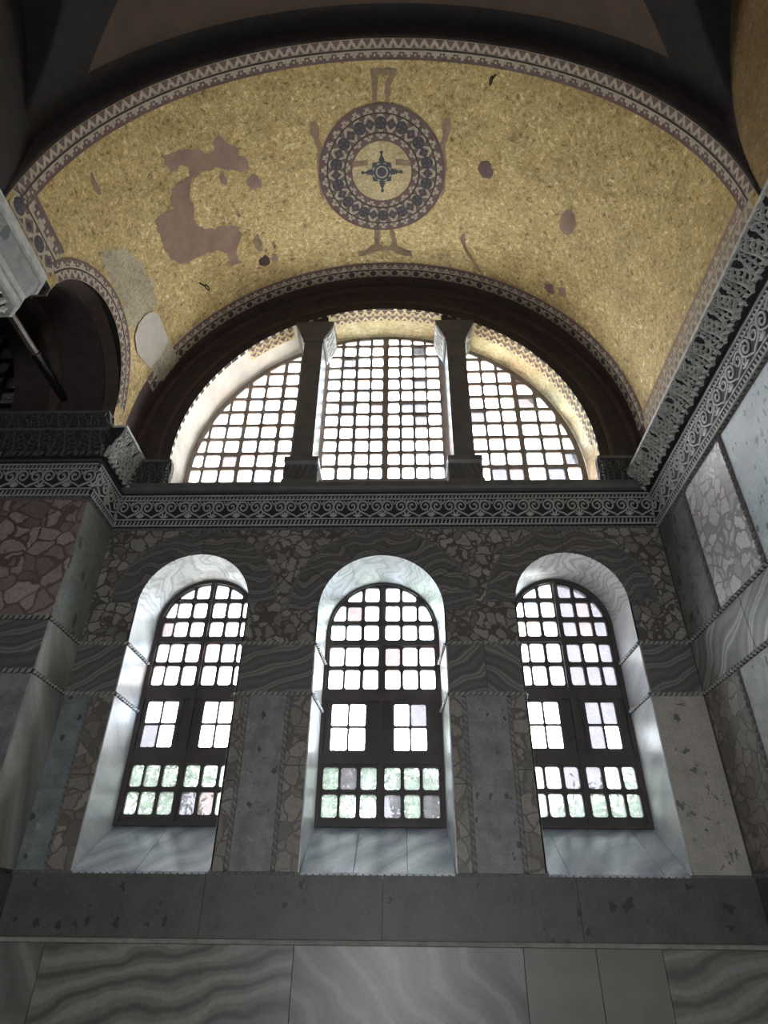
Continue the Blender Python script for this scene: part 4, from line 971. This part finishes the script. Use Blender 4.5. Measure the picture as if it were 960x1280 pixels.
for r in ((.37, 4.40, 4.46),): mb.tube([(CX, CY, r[1]-.04), (CX, CY, r[1]+.02)], [.40, .40], 24)
obj('collar', mb, 'carved', cc)
mb = MB(); mb.tube([(CX, CY, -1.45), (CX, CY, 4.36)], [.38, .335], 24); obj('shaft', mb, 'pier', cc, True)
mb = MB(); mb.tube([(CX, CY, -1.7), (CX, CY, -1.6), (CX, CY, -1.55), (CX, CY, -1.45)], [.5, .5, .44, .42], 24); obj('base', mb, 'carved', cc)
tag(cc, 'pale marble column with lace carved capital carrying the dark side arch', 'column')
# iron tie rod across the side arch
mb = MB(); xr, zr = -4.22, 5.88
mb.tube([(xr, -2.62, zr), (xr, -1.6, zr)], .05, 8)
tr = obj('tie_rod', mb, 'iron'); tag(tr, 'lit iron tie rod spanning the dark side arch, its far half coloured as shade', 'tie rod')
mb = MB(); mb.tube([(xr, -1.62, zr), (xr, -1.58, zr)], .062, 8); mb.tube([(xr, -1.6, zr), (xr, -.72, zr)], .052, 8); obj('rod_shaded_half', mb, 'iron_dark', tr)  # far half coloured black for shade, near half paler as if lit

# remaining shell: floor, near wall, left bay enclosure
mb = MB(); mb.box((-9.0, -9.6, -1.9), (4.2, .95, -1.7)); fl = obj('floor', mb, 'floor'); tag(fl, 'worn grey marble floor of the gallery', 'floor', kind='structure')
mb = MB(); mb.prism([(-9.0, -1.7), (4.2, -1.7), (4.2, 9.95), (-9.0, 9.95)], lambda u, v, d: (u, d, v), -9.6, -9.3, 0, [[(-.75, -1.69), (.75, -1.69), (.75, .15)] + arc(0, .15, .75, 0, PI, 16)[1:-1] + [(-.75, .15)]])  # unseen opening added and sized to let in fill light
o = obj('wall_near', mb, 'lower3'); tag(o, 'plain wall with an arched opening added behind the viewer for fill light', 'wall', kind='structure')
mb = MB(); mb.box((-9.3, -9.6, -1.7), (-9.0, .95, 9.0)); o = obj('wall_outer_left', mb, 'lower3'); tag(o, 'plain outer wall of the side bay behind the dark arch', 'wall', kind='structure')
mb = MB(); mb.box((-9.3, -9.6, 9.0), (-4.9, .95, 9.2)); o = obj('ceiling_left', mb, 'vault_dark'); tag(o, 'flat dark ceiling of the side bay', 'ceiling', kind='structure')

# ------------------------------------------------------------------ dado of the window wall
mb = MB(); mb.box((-3.5, -.035, -.05), (3.5, .02, ZS-.022))
db = MB()
td = obj('trim_12', MB(), 'band') if False else empty('trim_12', (0, 0, -1.6))
tag(td, 'dark spotted stone band under the windows with a thin moulding and banded slabs beneath', 'dado', kind='structure')
for u0, u1 in ((-3.5, -1.62), (-1.62, .05), (.05, 1.85), (1.85, 3.5)): slab('band_slab', rect(u0, -.05, u1, ZS-.022, .002), PB, 'band', td, .055)
mb = MB(); mb.prism([(0, -.09), (.05, -.088), (.065, -.07), (.05, -.052), (0, -.05)], lambda u, v, d: (d, -u, v), -3.5, 3.5); obj('moulding', mb, 'rope', td)
for u0, u1, mt in ((-3.5, -3.0, 'lower2'), (-3.0, -.74, 'lower'), (-.74, 1.3, 'lower2'), (1.3, 1.94, 'lower3'), (1.94, 2.52, 'lower3'), (2.52, 3.5, 'lower')):
    slab('marble_slab', rect(u0, -1.68, u1, -.09, .003), PB, mt, td, .05)

# ------------------------------------------------------------------ iron hooks in the vault
def hook(s, y, label):
    a = Vector(V(s, y, 0)); nrm = (Vector(V(s, y, .1))-a).normalized(); side = Vector((0, 1, 0))
    mb = MB(); b = a+nrm*.12
    mb.tube([a-nrm*.02, a+nrm*.06, b], .012, 6)
    mb.tube([b+nrm*.045+(nrm*math.cos(t)+side*math.sin(t))*.045 for t in [PI+2*PI*q/12 for q in range(13)]], .009, 5, 0, False)
    o = obj('iron_hook', mb, 'iron_dark'); tag(o, label, 'hook', 'vault hooks')
hook(-3.08, -1.05, 'small iron ring hook in the gold vault below the large bare patch')
hook(1.50, -3.30, 'small iron ring hook in the gold vault at the near border')

# ------------------------------------------------------------------ outside
mb = MB(); mb.box((-60, 1.0, -3.2), (60, 90, -3.0)); o = obj('ground', mb, 'ground'); tag(o, 'pale paved courtyard outside the windows', 'ground', kind='structure')
mb = MB(); mb.box((-9.3, 1.6, -3.0), (-3.9, 2.2, 12)); o = obj('blocker', mb, 'ext'); tag(o, 'grey stone buttress added to keep bright sky off the dim grid window', 'wall', kind='structure')  # block added outside so the grid window behind the arch stays dim
def tree(x, y, h, rad, mat, label, seed):
    rg = random.Random(seed); t = empty('garden_tree', (x, y, -3.0))
    mb = MB(); mb.tube([(x, y, -3.0), (x+.1, y, -3+h*.4), (x, y+.1, -3+h*.75)], [.22, .16, .06], 7)
    for k in range(5): a = rg.uniform(0, 6.28); mb.tube([(x, y, -3+h*(.4+.06*k)), (x+math.cos(a)*rad*.7, y+math.sin(a)*rad*.7, -3+h*(.6+.06*k))], [.09, .03], 5)
    obj('trunk', mb, 'bark', t)
    mb = MB(); cl = [(rg.uniform(-1, 1)*rad, rg.uniform(-1, 1)*rad, h*rg.uniform(.42, .95)) for _ in range(22)]
    for _ in range(3200):
        c = rg.choice(cl); p = Vector((x+c[0]+max(-.5, min(.5, rg.gauss(0, .3))), y+c[1]+max(-.5, min(.5, rg.gauss(0, .3))), -3+c[2]+rg.gauss(0, .28)))
        d = Vector((rg.gauss(0, 1), rg.gauss(0, 1), rg.gauss(0, 1))).normalized(); e = d.cross(Vector((rg.gauss(0, 1), rg.gauss(0, 1), rg.gauss(0, 1)))).normalized()
        mb.poly([p-d*.12, p+e*.05, p+d*.12, p-e*.05])
    obj('foliage', mb, mat, t); tag(t, label, 'tree', 'garden trees')
tree(-6.3, 12, 7.4, 1.25, 'leaf', 'leafy green tree outside, seen through the window beside the pale pier', 1)
tree(-3.2, 17.5, 8.6, 1.3, 'leaf', 'tallest green tree outside, between the pale pier window and wider window', 2)
tree(.1, 12, 7.2, 1.25, 'leaf2', 'blue green tree outside, seen through the wider arched window', 3)
tree(3.3, 17.5, 7.6, 1.3, 'leaf', 'green tree outside, between the wider window and lilac paned window', 4)
tree(6.0, 12, 6.4, 1.25, 'leaf2', 'low blue green tree outside, seen through the lilac paned window', 5)
